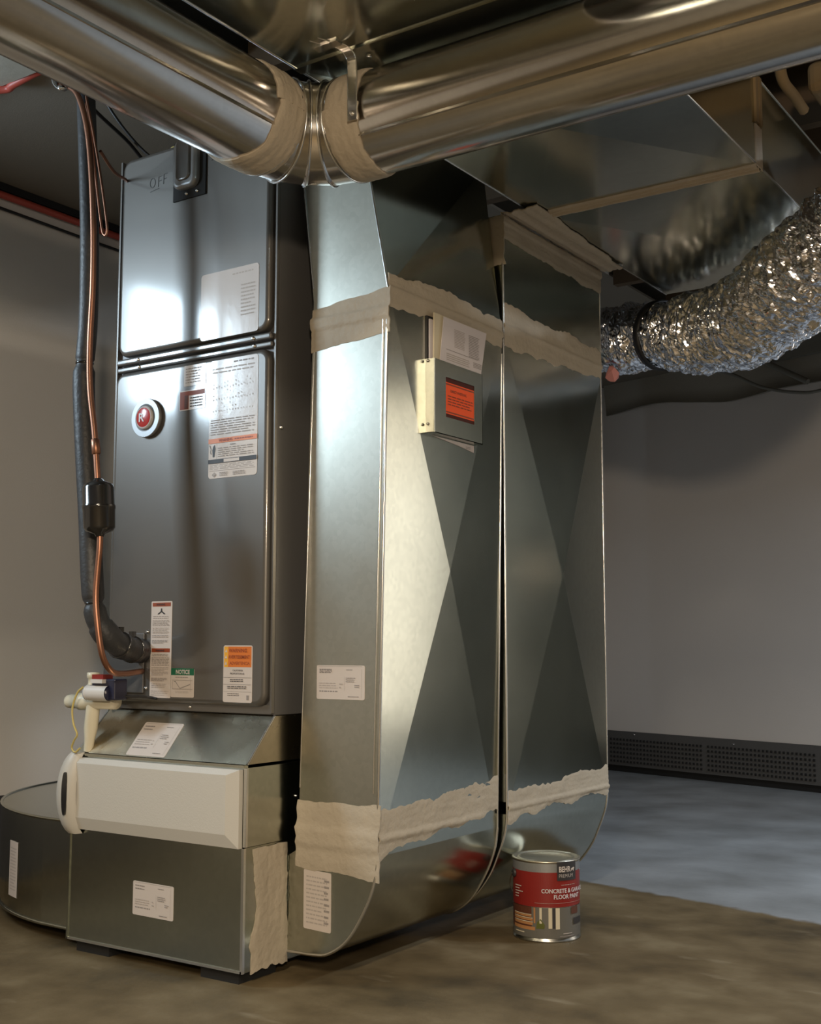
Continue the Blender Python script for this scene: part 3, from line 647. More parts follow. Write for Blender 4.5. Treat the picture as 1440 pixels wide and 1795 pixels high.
# document pocket on front duct
pk = thing('document_pocket', (-1.50, 2.41, 1.2), 'galvanized sheet metal document pocket screwed to the front return duct', 'pocket')
mb = MB(); xa, xb = -1.507, -1.477; ya, yb, za, zb = 2.2685, 2.482, 1.195, 1.367; wy0, wy1, wz0, wz1 = 2.3167, 2.4435, 1.2375, 1.3315
for a_, b_ in (((ya, za), (yb, wz0)), ((ya, wz1), (yb, zb)), ((ya, wz0), (wy0, wz1)), ((wy1, wz0), (yb, wz1))): mb.box((xb-.0015, a_[0], a_[1]), (xb, b_[0], b_[1]), 'galvdull')
mb.box((xa, ya, za), (xb, ya+.0015, zb), 'galvfront'); mb.box((xa, yb-.0015, za), (xb, yb, zb), 'galvdull'); mb.box((xa, ya, za), (xb, yb, za+.0015), 'galvdull')
mb.box((-1.5075, ya-.013, za), (-1.5055, yb, zb), 'galvfront')
mb.build('body', pk)
mb = MB(); mb.box((xb-.0003, ya-.0008, za), (xb+.0008, ya+.0015, zb), 'bright'); mb.box((xa+.001, ya-.001, za), (xa+.0025, ya, zb), 'ink'); mb.build('folded_edge', pk)
for z in (1.215, 1.362):
    screw(pk, (-1.5055, ya-.006, z), (1, 0, 0), .003); screw(pk, (-1.494, ya-.0005, z), (0, -1, 0), .0028)
oc = sticker(None, 'orange_card', plane((xb-.0035, wy0-.006, wz0-.004), YF, ZF), .142, .109, 'darkhole', [('rect', 'hot', .03, .12, .97, .80), ('rect', 'rust', .03, .145, .97, .175), ('rect', 'rust', .03, .745, .97, .775), ('text', 'rust', 'DIRECT WASTE INC.', .2, .60, .055, .03, .6), ('lines', 'rust', .12, .3, .9, .54, 4)], th=.001)
tag(oc, 'bright orange printed card showing through the window of the document pocket', 'card')
def sheet(name, pts, x, thick, m, lines, label, cat, group=None, bend=0):
    mb = MB(); n = len(pts); f_ = lambda y, z: x+bend*(z-1.37)
    v = [(f_(y, z), y, z) for y, z in pts]+[(f_(y, z)-thick, y, z) for y, z in pts]
    mb.add(v, [list(range(n)), list(range(n, 2*n))[::-1]]+[(i, (i+1) % n, (i+1) % n+n, i+n) for i in range(n)], m)
    for (m2, ya_, za_, yb_, zb_, k) in lines:
        rnd = random.Random(k)
        for i in range(k):
            t_ = (i+.5)/k; zc_ = zb_-(zb_-za_)*t_; e = yb_-(rnd.random()*.15*(yb_-ya_)); hh = (zb_-za_)/k*.2
            s_ = -.0*(zc_)
            mb.add([(f_(ya_, zc_-hh)+.0005, ya_, zc_-hh), (f_(e, zc_-hh)+.0005, e, zc_-hh), (f_(e, zc_+hh)+.0005, e, zc_+hh), (f_(ya_, zc_+hh)+.0005, ya_, zc_+hh)], [(0, 1, 2, 3)], m2)
    o = mb.build(name, fix=False); tag(o, label, cat, group); return o
pg = 'papers in the document pocket'
sheet('printed_sheet', [(2.288, 1.30), (2.465, 1.30), (2.5094, 1.4755), (2.315, 1.4745)], -1.481, .0012, 'sheetpaper', [('inkline', 2.36, 1.41, 2.41, 1.455, 12), ('inkgrey', 2.425, 1.40, 2.475, 1.455, 14), ('inkgrey', 2.445, 1.378, 2.485, 1.392, 4), ('inkline', 2.325, 1.373, 2.43, 1.392, 4), ('inkgrey', 2.325, 1.398, 2.47, 1.401, 1)], 'white sheet full of small print leaning in the front of the document pocket', 'paper', pg, bend=0)
sheet('folded_manual', [(2.278, 1.21), (2.46, 1.21), (2.465, 1.478), (2.284, 1.478)], -1.4865, .004, 'cream', [], 'cream folded booklet standing behind the printed sheet in the pocket', 'booklet', pg)
sheet('folded_manual', [(2.274, 1.21), (2.45, 1.21), (2.455, 1.462), (2.274, 1.462)], -1.4925, .004, 'sheetpaper', [], 'white booklet standing behind the cream booklet in the pocket', 'booklet', pg)
sheet('black_folder', [(2.2715, 1.21), (2.44, 1.21), (2.44, 1.470), (2.2715, 1.470)], -1.4985, .003, 'ink', [], 'black folder standing at the back of the document pocket', 'folder', pg)
sheet('loose_sheet', [(2.290, 1.1935), (2.478, 1.1935), (2.4785, 1.176), (2.42, 1.183)], -1.500, .0008, 'sheetpaper', [('inkgrey', 2.44, 1.181, 2.465, 1.188, 2)], 'white paper corner sticking out below the document pocket', 'paper')

# ================================================================ OVERHEAD TRUNK
tr = thing('trunk_duct', (-1.15, 2.3, 1.83), 'wide rectangular galvanized trunk duct running overhead toward the back', 'duct')
TX0, TX1, TZ0, TZ1 = -1.448, -.860, 1.832, 2.052
def box_break(mb, x0, y0_, x1, y1_, z0_, z1_, m, h=.012):
    c = Vector(((x0+x1)/2, (y0_+y1_)/2, z0_-h)); q = [(x0, y0_, z0_), (x1, y0_, z0_), (x1, y1_, z0_), (x0, y1_, z0_)]
    mb.add(q+[c], [(0, 1, 4), (1, 2, 4), (2, 3, 4), (3, 0, 4)], m)
    tq = [(x, y, z1_) for x, y, _ in q]; mb.add(q+tq, [(0, 3, 7, 4), (1, 5, 6, 2), (0, 4, 5, 1), (3, 2, 6, 7), (4, 7, 6, 5)], m)
for (a_, b_) in ((.2, 1.24), (1.25, 1.735), (1.745, 2.715), (2.72, 3.59)):
    mb = MB(); box_break(mb, TX0, a_, TX1, b_, TZ0, TZ1, 'galv', .010); mb.build('section', tr)
mb = MB()
for y in (1.245, 1.74):
    mb.box((TX0-.003, y-.012, TZ0-.004), (TX1+.003, y+.012, TZ0), 'galv')
for x in (TX0, TX1): mb.tube([(x, .3, TZ0), (x, 3.59, TZ0)], .0025, 'bright', 6)
mb.tube([(TX1, .3, TZ1), (TX1, 3.59, TZ1)], .003, 'bright', 6)
mb.build('seam', tr)
mastic(tr, 'mastic_band', lambda u, v, h: Vector((TX1-.001-u, 2.695+v, TZ0-h)), .545, .0, lambda t_: .05+.006*t_, seed=31, jit=.003, th=.004, ridges=((.010, .018, .006), (.026, .038, .007)), mat='mastictrunk')
mastic(tr, 'mastic_band', lambda u, v, h: Vector((TX1+h, 2.745-v, TZ0-.004+u)), .10, 0, .052, seed=32, jit=.002, th=.003, mat='mastictrunk')
mb = MB(); mb.box((TX1, 2.695, TZ0+.10), (TX1+.006, 2.713, TZ1), 'tan'); mb.box((TX1, 2.722, TZ0+.10), (TX1+.006, 2.738, TZ1), 'tan'); mb.build('drive_cleat', tr)

# ================================================================ ROUND PIPES
PR, PZ, PXc, PYc = .0975, 1.72, -1.50, 1.82
def ring_lathe(name, parent, c, ax, prof, m): mb = MB(); mb.lathe(c, ax, prof, m, 64); return mb.build(name, parent, fix=False)
lp = thing('round_pipe', (PXc, .6, PZ), 'shiny round metal duct pipe running to the upper left of the elbow', 'round duct', 'round ducts meeting at the elbow')
L_ = 2.2
ring_lathe('pipe', lp, (PXc, 1.66, PZ), (0, -1, 0), [(PR, 0), (PR, L_/2), (PR, L_)], 'pipe')
mb = MB(); a_ = R(-150); mb.box((PXc+(PR)*math.cos(R(-28))-.003, 1.64-L_, PZ+PR*math.sin(R(-28))-.003), (PXc+PR*math.cos(R(-28))+.002, 1.64, PZ+PR*math.sin(R(-28))+.002), 'pipe'); mb.build('lock_seam', lp)
rp_ = thing('round_pipe', (0, PYc, PZ), 'shiny round metal duct pipe running to the upper right of the elbow', 'round duct', 'round ducts meeting at the elbow')
ring_lathe('pipe', rp_, (-1.335, PYc, PZ), (1, 0, 0), [(PR, 0), (PR, 1.8), (PR, 3.6)], 'pipe')
mb = MB(); mb.box((-1.30, PYc-PR*math.cos(R(-35))-.003, PZ+PR*math.sin(R(-35))-.003), (2.2, PYc-PR*math.cos(R(-35))+.002, PZ+PR*math.sin(R(-35))+.002), 'pipe'); mb.build('lock_seam', rp_)
ew = thing('pipe_elbow', (PXc, PYc, PZ), 'segmented round metal elbow where the two overhead pipes meet', 'duct elbow')
bc_ = Vector((-1.375, 1.695, PZ)); rb = .125; K = 4
def ringpts(ang, rad, n=64):
    cdir = Vector((math.cos(ang), math.sin(ang), 0)); return [bc_+cdir*(rb+rad*math.cos(2*math.pi*k/n))+Vector((0, 0, rad*math.sin(2*math.pi*k/n))) for k in range(n)]
mb = MB(); rings = []
for i in range(K):
    a0, a1 = R(180-90*i/K), R(180-90*(i+1)/K); n = 64
    for (aa, r0_) in ((a0, PR+.0035), (a0+(a1-a0)*.10, PR+.0005), (a1-(a1-a0)*.10, PR+.0005), (a1, PR+.0035)): rings.append(ringpts(aa, r0_))
vs = [p for r_ in rings for p in r_]; n = 64
for i in range(len(rings)-1):
    mb.add(rings[i]+rings[i+1], [(k, (k+1) % n, (k+1) % n+n, k+n) for k in range(n)], 'pipe', True)
mb.build('gores', ew)
mb = MB()
for i in range(0, K+1):
    ang = R(180-90*i/K); p = ringpts(ang, PR+.0035, 48); mb.tube(p+[p[0], p[1]], .0022, 'bright', 6, caps=False)
mb.build('gore_beads', ew)
mb = MB()
for ax, c in (((0, 1, 0), (PXc, 1.655, PZ)), ((-1, 0, 0), (-1.335, PYc, PZ))):
    mb.lathe(c, ax, [(PR+.0015, -.005), (PR+.0015, .042)], 'pipe', 64)
mb.build('collar', ew)
def cylP(c, ax, off):     # ax 'x' or 'y'
    def P(u, v, h):
        a_ = u/PR; rr0 = PR+.0012+h
        if ax == 'x': return Vector((c+v, PYc-rr0*math.cos(a_), PZ+rr0*math.sin(a_)))
        return Vector((PXc+rr0*math.cos(a_), c+v, PZ+rr0*math.sin(a_)))
    return P
full = 2*math.pi*PR
mastic(ew, 'mastic_band', cylP(-1.372, 'x', 0), full, lambda t_: .0, lambda t_: .066+.010*math.cos(t_*6.28), seed=41, jit=.007, th=.004, nx=160, mat='mastic')
mastic(ew, 'mastic_band', cylP(1.628, 'y', 0), full, lambda t_: .0-.012*math.sin(t_*6.28*.5)**2, lambda t_: .082, seed=42, jit=.009, th=.004, nx=160, mat='mastic')
# hanger strap
hs = thing('hanger_strap', (-1.30, 1.72, 1.75), 'bent sheet metal strap holding the right round pipe up to the trunk duct', 'strap')
mb = MB(); path = [(-1.345, 1.66, 1.829), (-1.330, 1.695, 1.829), (-1.316, 1.703, 1.826), (-1.303, 1.712, 1.812), (-1.298, 1.716, 1.79), (-1.297, 1.7155, 1.72), (-1.297, 1.7165, 1.682)]
pts = crom(path, 5); vs = []
for p in pts: vs += [p+Vector((-.010, -.001, 0)), p+Vector((.010, .0, 0)), p+Vector((.010, -.002, 0)), p+Vector((-.010, -.003, 0))]
fs = [(4*i+j, 4*i+(j+1) % 4, 4*i+4+(j+1) % 4, 4*i+4+j) for i in range(len(pts)-1) for j in range(4)]+[(0, 1, 2, 3), (len(vs)-4, len(vs)-3, len(vs)-2, len(vs)-1)]
mb.add(vs, fs, 'pipe'); mb.box((-1.365, 1.68, 1.826), (-1.31, 1.70, 1.8305), 'pipe')
for s_ in (-1, 1): mb.tube([p+Vector((s_*.010, -.002, 0)) for p in pts], .0012, 'bright', 5)
mb.build('strap', hs); screw(hs, (-1.297, 1.7135, 1.695), (0, -1, 0), .004); screw(hs, (-1.275, 1.735, 1.8085), (.3, -.3, 1), .004)

# ================================================================ FLEX DUCT
fx = thing('flexible_duct', (-1.3, 3.5, 1.68), 'crinkled silver foil flexible duct curving below the end of the trunk duct', 'flexible duct')
cp = [(-1.81, 3.802, 1.77), (-1.689, 3.715, 1.742), (-1.593, 3.655, 1.722), (-1.472, 3.60, 1.703), (-1.357, 3.549, 1.682), (-1.207, 3.45, 1.655), (-1.06, 3.30, 1.640), (-.915, 3.12, 1.648), (-.79, 3.00, 1.672), (-.66, 2.93, 1.735), (-.58, 2.90, 1.84)]
cr = [.10, .108, .116, .100, .122, .130, .132, .135, .135, .135, .135]
P_ = crom(cp, 60); RR = [p.x for p in crom([(q, 0, 0) for q in cr], 60)]
mb = MB(); n = 220; vs = []; nrm = None; s_ = 0; random.seed(3)
for i, p in enumerate(P_):
    t_ = (P_[min(i+1, len(P_)-1)]-P_[max(i-1, 0)]).normalized()
    if i: s_ += (p-P_[i-1]).length
    if nrm is None: nrm = t_.cross(Vector((0, 0, 1))).normalized()
    nrm = (nrm-t_*nrm.dot(t_)).normalized(); b2 = t_.cross(nrm)
    for k in range(n):
        a_ = 2*math.pi*k/n; d = nrm*math.cos(a_)+b2*math.sin(a_)
        q = Vector((math.cos(a_)*RR[i], math.sin(a_)*RR[i], 0))
        w1 = noise.noise(Vector((q.x*12+s_*4, q.y*12, s_*26)))      # lengthwise wrinkles across the tube
        w2 = abs(noise.noise(Vector((q.x*24, q.y*24+5, s_*60+w1*1.5))))
        w3 = abs(noise.noise(Vector((q.x*55, q.y*55, s_*110))))
        dd = .0038*math.sin(s_*2*math.pi/.045)+.012*w1+.016*w2+.006*w3
        vs.append(p+d*(RR[i]-.008+dd))
fs = [(i*n+k, i*n+(k+1) % n, (i+1)*n+(k+1) % n, (i+1)*n+k) for i in range(len(P_)-1) for k in range(n)]
mb.add(vs, fs, 'foil', False); mb.build('foil_jacket', fx, fix=False)
mb = MB(); c = Vector((-1.472, 3.60, 1.703)); ax = (Vector((-1.357, 3.549, 1.682))-Vector((-1.593, 3.655, 1.722))).normalized()
mb.lathe(c-ax*.012, ax, [(.106, 0), (.113, .002), (.113, .022), (.106, .024)], 'dark', 48); mb.build('clamp_band', fx, label='black clamp band pinching the foil')
mb = MB(); mb.box((-1.60, 3.46, 1.52), (-1.56, 3.50, 1.56), 'pink') if False else None
mb = MB(); bmv = []
for k in range(40):
    a_ = random.random()*6.28; b_ = random.random()*3.14; rr0 = .022*(.6+.6*random.random())
    bmv.append((rr0*math.sin(b_)*math.cos(a_), rr0*math.sin(b_)*math.sin(a_), rr0*1.2*math.cos(b_)))
bm = bmesh.new(); 
for v in bmv: bm.verts.new(Vector(v)+Vector((-1.645, 3.60, 1.598)))
bmesh.ops.convex_hull(bm, input=bm.verts[:]); bm.verts.index_update()
mb.add([v.co[:] for v in bm.verts], [[v.index for v in f.verts] for f in bm.faces], 'pink'); bm.free(); mb.build('insulation_tuft', fx, label='tuft of pink insulation poking out')

# ================================================================ LINE SET
sl_ = thing('suction_line', (-2.19, 1.875, 1.4), 'thick black foam-insulated pipe standing left of the air handler', 'pipe')
sp_ = [(-2.322, 1.930, 2.204), (-2.255, 1.890, 2.113), (-2.224, 1.875, 1.990), (-2.201, 1.875, 1.701), (-2.196, 1.875, 1.477), (-2.205, 1.875, 1.341), (-2.194, 1.875, 1.204), (-2.172, 1.875, 1.016), (-2.150, 1.875, 0.818), (-2.135, 1.885, 0.757), (-2.122, 1.920, 0.719), (-2.136, 1.980, 0.704), (-2.163, 2.034, 0.700)]
q_ = crom(sp_, 12); rad = []
pin = [1.368, .808]
for p in q_:
    r0_ = .0225 if p.z > 1.365 else .0258
    for z in pin: r0_ -= .007*math.exp(-((p.z-z)/.008)**2)
    if p.z < .76: r0_ = .029+.0015*math.sin(p.y*130)
    rad.append(r0_)
mb = MB(); mb.tube(q_, rad, 'foam', 20); mb.build('foam_sleeve', sl_)
for z in pin:
    mb = MB(); p = min(q_, key=lambda p_: abs(p_.z-z)); mb.lathe(p, (0, 0, 1), [(.0195, -.002), (.0215, -.002), (.0215, .002), (.0195, .002)], 'black', 20)
    mb.tube([p+Vector((.020, -.006, 0)), p+Vector((.030, -.012, .004))], .002, 'black', 6); mb.build('cable_tie', sl_)
for k_ in (-22, -12):
    p = q_[k_]; t_ = (q_[k_+1]-q_[k_-1]).normalized()
    mb = MB(); mb.lathe(p, t_, [(.029, -.002), (.032, -.002), (.032, .002), (.029, .002)], 'black', 20); mb.box((p.x-.006, p.y-.006, p.z+.029), (p.x+.006, p.y+.006, p.z+.042), 'black'); mb.build('cable_tie', sl_)
cl = thing('liquid_line', (-2.13, 1.83, 1.4), 'bare copper tube in front of the black foam pipe, with a black drier', 'pipe')
lp1 = [(-2.331, 1.870, 2.104), (-2.268, 1.850, 2.064), (-2.210, 1.835, 2.019), (-2.169, 1.830, 1.931), (-2.148, 1.830, 1.815), (-2.135, 1.830, 1.675), (-2.131, 1.830, 1.538), (-2.135, 1.830, 1.404), (-2.130, 1.830, 1.297), (-2.110, 1.830, 1.190), (-2.094, 1.830, 1.071)]
lp2 = [(-2.084, 1.830, 0.975), (-2.083, 1.830, 0.930), (-2.091, 1.830, 0.828), (-2.081, 1.830, 0.752), (-2.075, 1.840, 0.690), (-2.079, 1.870, 0.656), (-2.097, 1.920, 0.649), (-2.126, 1.990, 0.651), (-2.158, 2.036, 0.652)]
mb = MB(); mb.tube(crom(lp1, 8), .0070, 'copper', 12)
mb.lathe((-2.106, 1.83, 1.165), (.15, 0, -1), [(.0075, -.012), (.0100, -.01), (.0100, .022), (.0075, .024)], 'copper', 14)
mb.build('upper_copper_tube', cl)
mb = MB(); mb.tube(crom(lp2, 8), .0070, 'copper', 12); mb.build('lower_copper_tube', cl)
mb = MB(); c = Vector((-2.089, 1.83, 1.020)); ax = Vector((-.08, 0, 1)).normalized()
mb.lathe(c, ax, [(.0085, -.066), (.012, -.060), (.030, -.053), (.0345, -.046), (.0355, -.006), (.037, -.003), (.037, .003), (.0355, .006), (.035, .044), (.032, .052), (.014, .060), (.0085, .066)], 'black', 36)
fd = mb.build('filter_drier', cl, label='glossy black barrel-shaped drier')
mb = MB(); mb.box((c.x-.0355, c.y-.014, c.z+.008), (c.x-.031, c.y+.004, c.z+.026), 'paper'); mb.build('tag', fd)
tl = thing('thin_copper_loop', (-2.15, 1.86, 1.85), 'thin copper tube hanging in a narrow loop beside the copper line', 'tube')
mb = MB(); mb.tube(crom([(-2.225, 1.862, 2.06), (-2.216, 1.862, 2.02), (-2.192, 1.860, 1.948), (-2.167, 1.860, 1.815), (-2.142, 1.860, 1.691), (-2.131, 1.860, 1.666), (-2.123, 1.860, 1.670), (-2.124, 1.860, 1.695), (-2.146, 1.860, 1.796), (-2.177, 1.860, 1.916), (-2.207, 1.862, 2.010), (-2.215, 1.862, 2.05)], 10), .0030, 'copper', 8); mb.build('tube', tl)
hc = thing('pipe_clamp', (-2.30, 1.84, 2.1), 'shiny metal clamp hanging the pipes at the upper left', 'clamp')
mb = MB(); pts = crom([(-2.302, 1.84, 2.20), (-2.303, 1.84, 2.12), (-2.304, 1.84, 2.091), (-2.297, 1.84, 2.068), (-2.280, 1.84, 2.052), (-2.262, 1.84, 2.052)], 6); vs = []
for p in pts: vs += [p+Vector((0, -.010, 0)), p+Vector((0, .010, 0)), p+Vector((.003, .010, .002)), p+Vector((.003, -.010, .002))]
mb.add(vs, [(4*i+j, 4*i+(j+1) % 4, 4*i+4+(j+1) % 4, 4*i+4+j) for i in range(len(pts)-1) for j in range(4)], 'bright', True); mb.build('band', hc); screw(hc, (-2.268, 1.828, 2.050), (0, -1, 0), .005)

# ================================================================ CONDENSATE FITTING
cd = thing('condensate_fitting', (-2.28, 2.0, .58), 'cream plastic drain pipe tee at the lower left of the air handler', 'pipe fitting')
mb = MB()
mb.lathe((-2.358, 1.985, .5775), (1, .0, .02), [(.0001, -.004), (.010, -.002), (.0155, .004), (.0165, .012), (.0165, .045), (.0205, .046), (.0205, .060), (.018, .075), (.018, .17), (.0001, .17)], 'pvc', 24)
mb.build('horizontal_pipe', cd)
mb = MB(); mb.lathe((-2.279, 1.985, .462), (.12, 0, 1), [(.011, 0), (.0125, .03), (.0165, .055), (.0165, .112)], 'pvc', 20); mb.build('drain_leg', cd)
mb = MB(); mb.lathe((-2.268, 1.985, .59), (0, 0, 1), [(.0155, 0), (.0155, .028), (.0125, .032), (.0125, .044), (.0155, .046), (.0155, .058), (.0001, .059)], 'pvc', 20); mb.build('clean_out_cap', cd)
fs_ = thing('float_switch', (-2.21, 1.96, .6), 'white and navy float switch clipped on the cream drain fitting', 'switch')
mb = MB(); mb.lathe((-2.245, 1.955, .602), (1, 0, -.02), [(.0001, 0), (.0155, 0), (.0155, .07), (.0001, .07)], 'navy', 20); mb.box((-2.235, 1.95, .586), (-2.155, 1.99, .635), 'navy', .004); mb.build('housing', fs_)
mb = MB(); mb.lathe((-2.250, 1.955, .602), (1, 0, -.02), [(.0125, -.001), (.0185, -.001), (.0185, .006), (.017, .007)], 'printblue', 24)
a_s = [R(q) for q in range(-100, 70, 15)]
vs = []
for a_ in a_s:
    for x in (-2.243, -2.176): vs.append((x, 1.955-.0188*math.cos(a_), .602+.0188*math.sin(a_)))
mb.add(vs, [(2*i, 2*i+1, 2*i+3, 2*i+2) for i in range(len(a_s)-1)], 'printblue', True)
mb.box((-2.225, 1.938, .625), (-2.185, 1.965, .634), 'printblue'); mb.build('white_sleeve', fs_)
mb = MB(); mb.box((-2.228, 1.945, .634), (-2.19, 1.975, .645), 'redlabel'); mb.build('red_cap', fs_, label='dark red cap')
mb = MB(); mb.tube(crom([(-2.19, 1.98, .60), (-2.16, 1.98, .595), (-2.13, 2.03, .592), (-2.11, 2.04, .588)], 6), .003, 'dark', 6); mb.build('lead', fs_)
mb = MB(); mb.tube(crom([(-2.252, 1.94, .615), (-2.272, 1.94, .60), (-2.287, 1.94, .565), (-2.282, 1.94, .53), (-2.268, 1.94, .505), (-2.283, 1.945, .49), (-2.297, 1.95, .472), (-2.285, 1.95, .462), (-2.268, 1.95, .472)], 8), .0025, 'clear', 6)
tag(mb.build('thin_yellow_wire'), 'thin yellow wire drooping over the cream drain fitting', 'wire')

# ================================================================ CLUTTER, LEFT TOP
mb = MB(); mb.tube([(XL+.02, 1.4, 2.165), (XL+.02, 6.3, 2.165)], .012, 'red', 10); tag(mb.build('red_water_pipe'), 'long red plastic pipe along the top of the left wall', 'pipe')
mb = MB(); mb.tube(crom([(XL+.012, 1.4, 2.13), (XL+.014, 2.4, 2.122), (XL+.014, 2.9, 2.118), (XL+.014, 3.6, 2.125)], 6), .005, 'dark', 6); tag(mb.build('wall_cable'), 'dark cable along the left wall just below the red pipe', 'cable')
mb = MB(); mb.box((XL, 1.4, 2.18), (XL+.025, 6.3, 2.205), 'dark'); struct(mb.build('trim_2'))
mb = MB(); mb.tube(crom([(-2.75, 1.80, 2.165), (-2.62, 1.919, 2.175), (-2.575, 1.925, 2.18), (-2.50, 1.935, 2.195), (-2.47, 1.95, 2.204)], 6), .011, 'red', 10); tag(mb.build('short_red_pipe'), 'short red pipe bending up into the ceiling at the upper left', 'pipe')
mb = MB(); mb.box((-3.0, 1.62, 2.18), (-2.44, 1.915, 2.2045), 'drape'); tag(mb.build('ceiling_beam'), 'grey beam under the ceiling at the upper left corner', 'beam')
rnd = random.Random(8)
wires = [([(-2.33, 1.90, 2.12), (-2.285, 1.95, 2.045), (-2.331, 2.10, 2.03), (-2.34, 2.2, 1.99), (-2.27, 2.25, 1.96)], .005, 'dark', 'black wire crossing above the left end of the air handler'),
         ([(-2.40, 2.05, 2.19), (-2.36, 2.08, 2.10), (-2.32, 2.14, 2.02), (-2.26, 2.2, 1.955)], .004, 'dark', 'second black wire dropping behind the copper line'),
         ([(-2.20, 1.90, 1.90), (-2.229, 1.970, 1.879), (-2.26, 2.04, 1.885), (-2.30, 2.08, 1.89)], .004, 'copper', 'thin copper wire touching the upper left side of the air handler'),
         ([(-2.20, 2.12, 1.953), (-2.17, 2.11, 1.975), (-2.13, 2.13, 1.965), (-2.11, 2.16, 1.955)], .003, 'clear', 'short yellow wire on top of the air handler'),
         ([(-2.16, 2.2, 1.952), (-2.13, 2.18, 2.05), (-2.08, 2.16, 2.04), (-2.05, 2.15, 1.96)], .005, 'dark', 'looped black cable standing on top of the air handler')]
for p, r_, m_, lab in wires:
    mb = MB(); mb.tube(crom(p, 8), r_, m_, 8); tag(mb.build('loose_wire'), lab, 'wire')
mb = MB(); mb.tube(crom([(-2.62, 2.75, 2.0), (-2.6, 2.74, 1.96), (-2.55, 2.7, 1.94), (-2.42, 2.66, 1.935), (-2.32, 2.64, 1.93)], 8), .02, 'dark', 8)
mb.tube(crom([(-2.66, 2.75, 1.93), (-2.55, 2.7, 1.90), (-2.4, 2.66, 1.89), (-2.32, 2.64, 1.885)], 8), .014, 'dark', 8)
tag(mb.build('black_cable_bundle'), 'bundle of black cables passing behind the air handler', 'cables')
mb = MB(); mb.tube(crom([(-2.292, 2.35, 1.64), (-2.31, 2.32, 1.58), (-2.325, 2.31, 1.52), (-2.335, 2.3, 1.47), (-2.33, 2.3, 1.42), (-2.292, 2.3, 1.38)], 8), .008, 'dark', 8); tag(mb.build('black_flexible_conduit'), 'short black conduit bulging from the left side of the air handler', 'conduit')
# plastic sheet behind furnace gap
mb = MB(); vs = []
for i in range(30):
    x = -3.0+.72*i/29
    for z in (0.3, 2.203): vs.append((x, 3.3+.012*math.sin(i*1.9)+.02*noise.noise(Vector((i*.3, z, 0))), z))
mb.add(vs+[(a, b_+.004, c) for a, b_, c in vs], [(2*i, 2*i+2, 2*i+3, 2*i+1) for i in range(29)]+[(2*i+60, 2*i+62, 2*i+63, 2*i+61) for i in range(29)], plain('grey_plastic_sheet', (.22, .23, .235), .5), True)
tag(mb.build('hanging_plastic_sheet', fix=False), 'grey plastic sheet hanging in the gap behind the air handler', 'plastic sheet')

# ================================================================ BACK WALL TOP
mb = MB(); vs = []; a = bw(-3.2)
knots = [(-2.95, 2.030), (-2.6, 2.045), (-2.35, 2.015), (-2.15, 1.985), (-2.0, 1.985), (-1.8, 2.0), (-1.5, 2.005), (-1.2, 2.03), (-.5, 2.0), (.5, 2.03), (1.2, 2.0)]
kk = crom([(x, z, 0) for x, z in knots], 8)
for i, p in enumerate(kk):
    b0 = bw(p.x)
    for j in range(6): vs.append(b0+bn*(.03+.012*math.sin(p.x*9+j))+Vector((0, 0, p.y+(2.4-p.y)*j/5)))
n = 6
mb.add(vs+[v-bn*.02 for v in vs], [(i*n+j, (i+1)*n+j, (i+1)*n+j+1, i*n+j+1) for i in range(len(kk)-1) for j in range(5)]+[(i*n, (i+1)*n, (i+1)*n+len(vs), i*n+len(vs)) for i in range(len(kk)-1)], 'drape', True)
tag(mb.build('insulation_blanket', fix=False), 'dark insulation blanket with a wavy lower edge along the top of the back wall', 'insulation')
mb = MB(); p0, p1 = bw(-1.86)+bn*.06, bw(-.6)+bn*.06
mb.add([p0+Vector((0, 0, 2.13)), p1+Vector((0, 0, 2.13)), p1+Vector((0, 0, 2.40)), p0+Vector((-.05, 0, 2.40)), p0+bn*.03+Vector((0, 0, 2.13)), p1+bn*.03+Vector((0, 0, 2.13)), p1+bn*.03+Vector((0, 0, 2.40)), p0+bn*.03+Vector((-.05, 0, 2.40))], [(4, 5, 6, 7), (0, 1, 5, 4), (0, 4, 7, 3), (1, 2, 6, 5)], 'pale')
tag(mb.build('pale_board'), 'pale grey board high on the back wall under the foil duct', 'board')
mb = MB(); mb.tube([Vector(bw(-1.86)+bn*.10)+Vector((0, 0, 2.13)), Vector(bw(-1.63)+bn*.10)+Vector((0, 0, 1.99))], .016, 'pale', 6); tag(mb.build('diagonal_brace'), 'pale diagonal strip crossing the dark blanket at the right edge', 'strip')
mb = MB(); mb.tube(crom([(-2.25, 5.95, 2.14), (-2.049, 5.9, 2.079), (-1.876, 5.85, 1.982), (-1.70, 5.8, 1.925), (-1.55, 5.75, 1.91), (-1.2, 5.65, 1.95), (-.7, 5.5, 2.12)], 8), .008, 'pale', 8)
tag(mb.build('white_cable'), 'thin white cable sagging in front of the back wall at the right', 'cable')
mb = MB(); mb.box((-1.2, 3.35, 2.06), (-.75, 3.42, 2.41), 'tan') if False else mb.box((-.80, 2.92, 2.075), (-.60, 3.32, 2.155), 'tan', .02)
tag(mb.build('kraft_insulation'), 'tan kraft-faced insulation between the joists beside the trunk duct', 'insulation')
mb = MB(); mb.tube(crom([(-.83, 2.80, 2.155), (-.835, 2.84, 2.09), (-.83, 2.92, 2.075), (-.83, 3.0, 2.068)], 6), .014, 'tan', 8); tag(mb.build('bent_strap'), 'tan bent strap at the top edge of the trunk duct beside the cleat', 'strap')

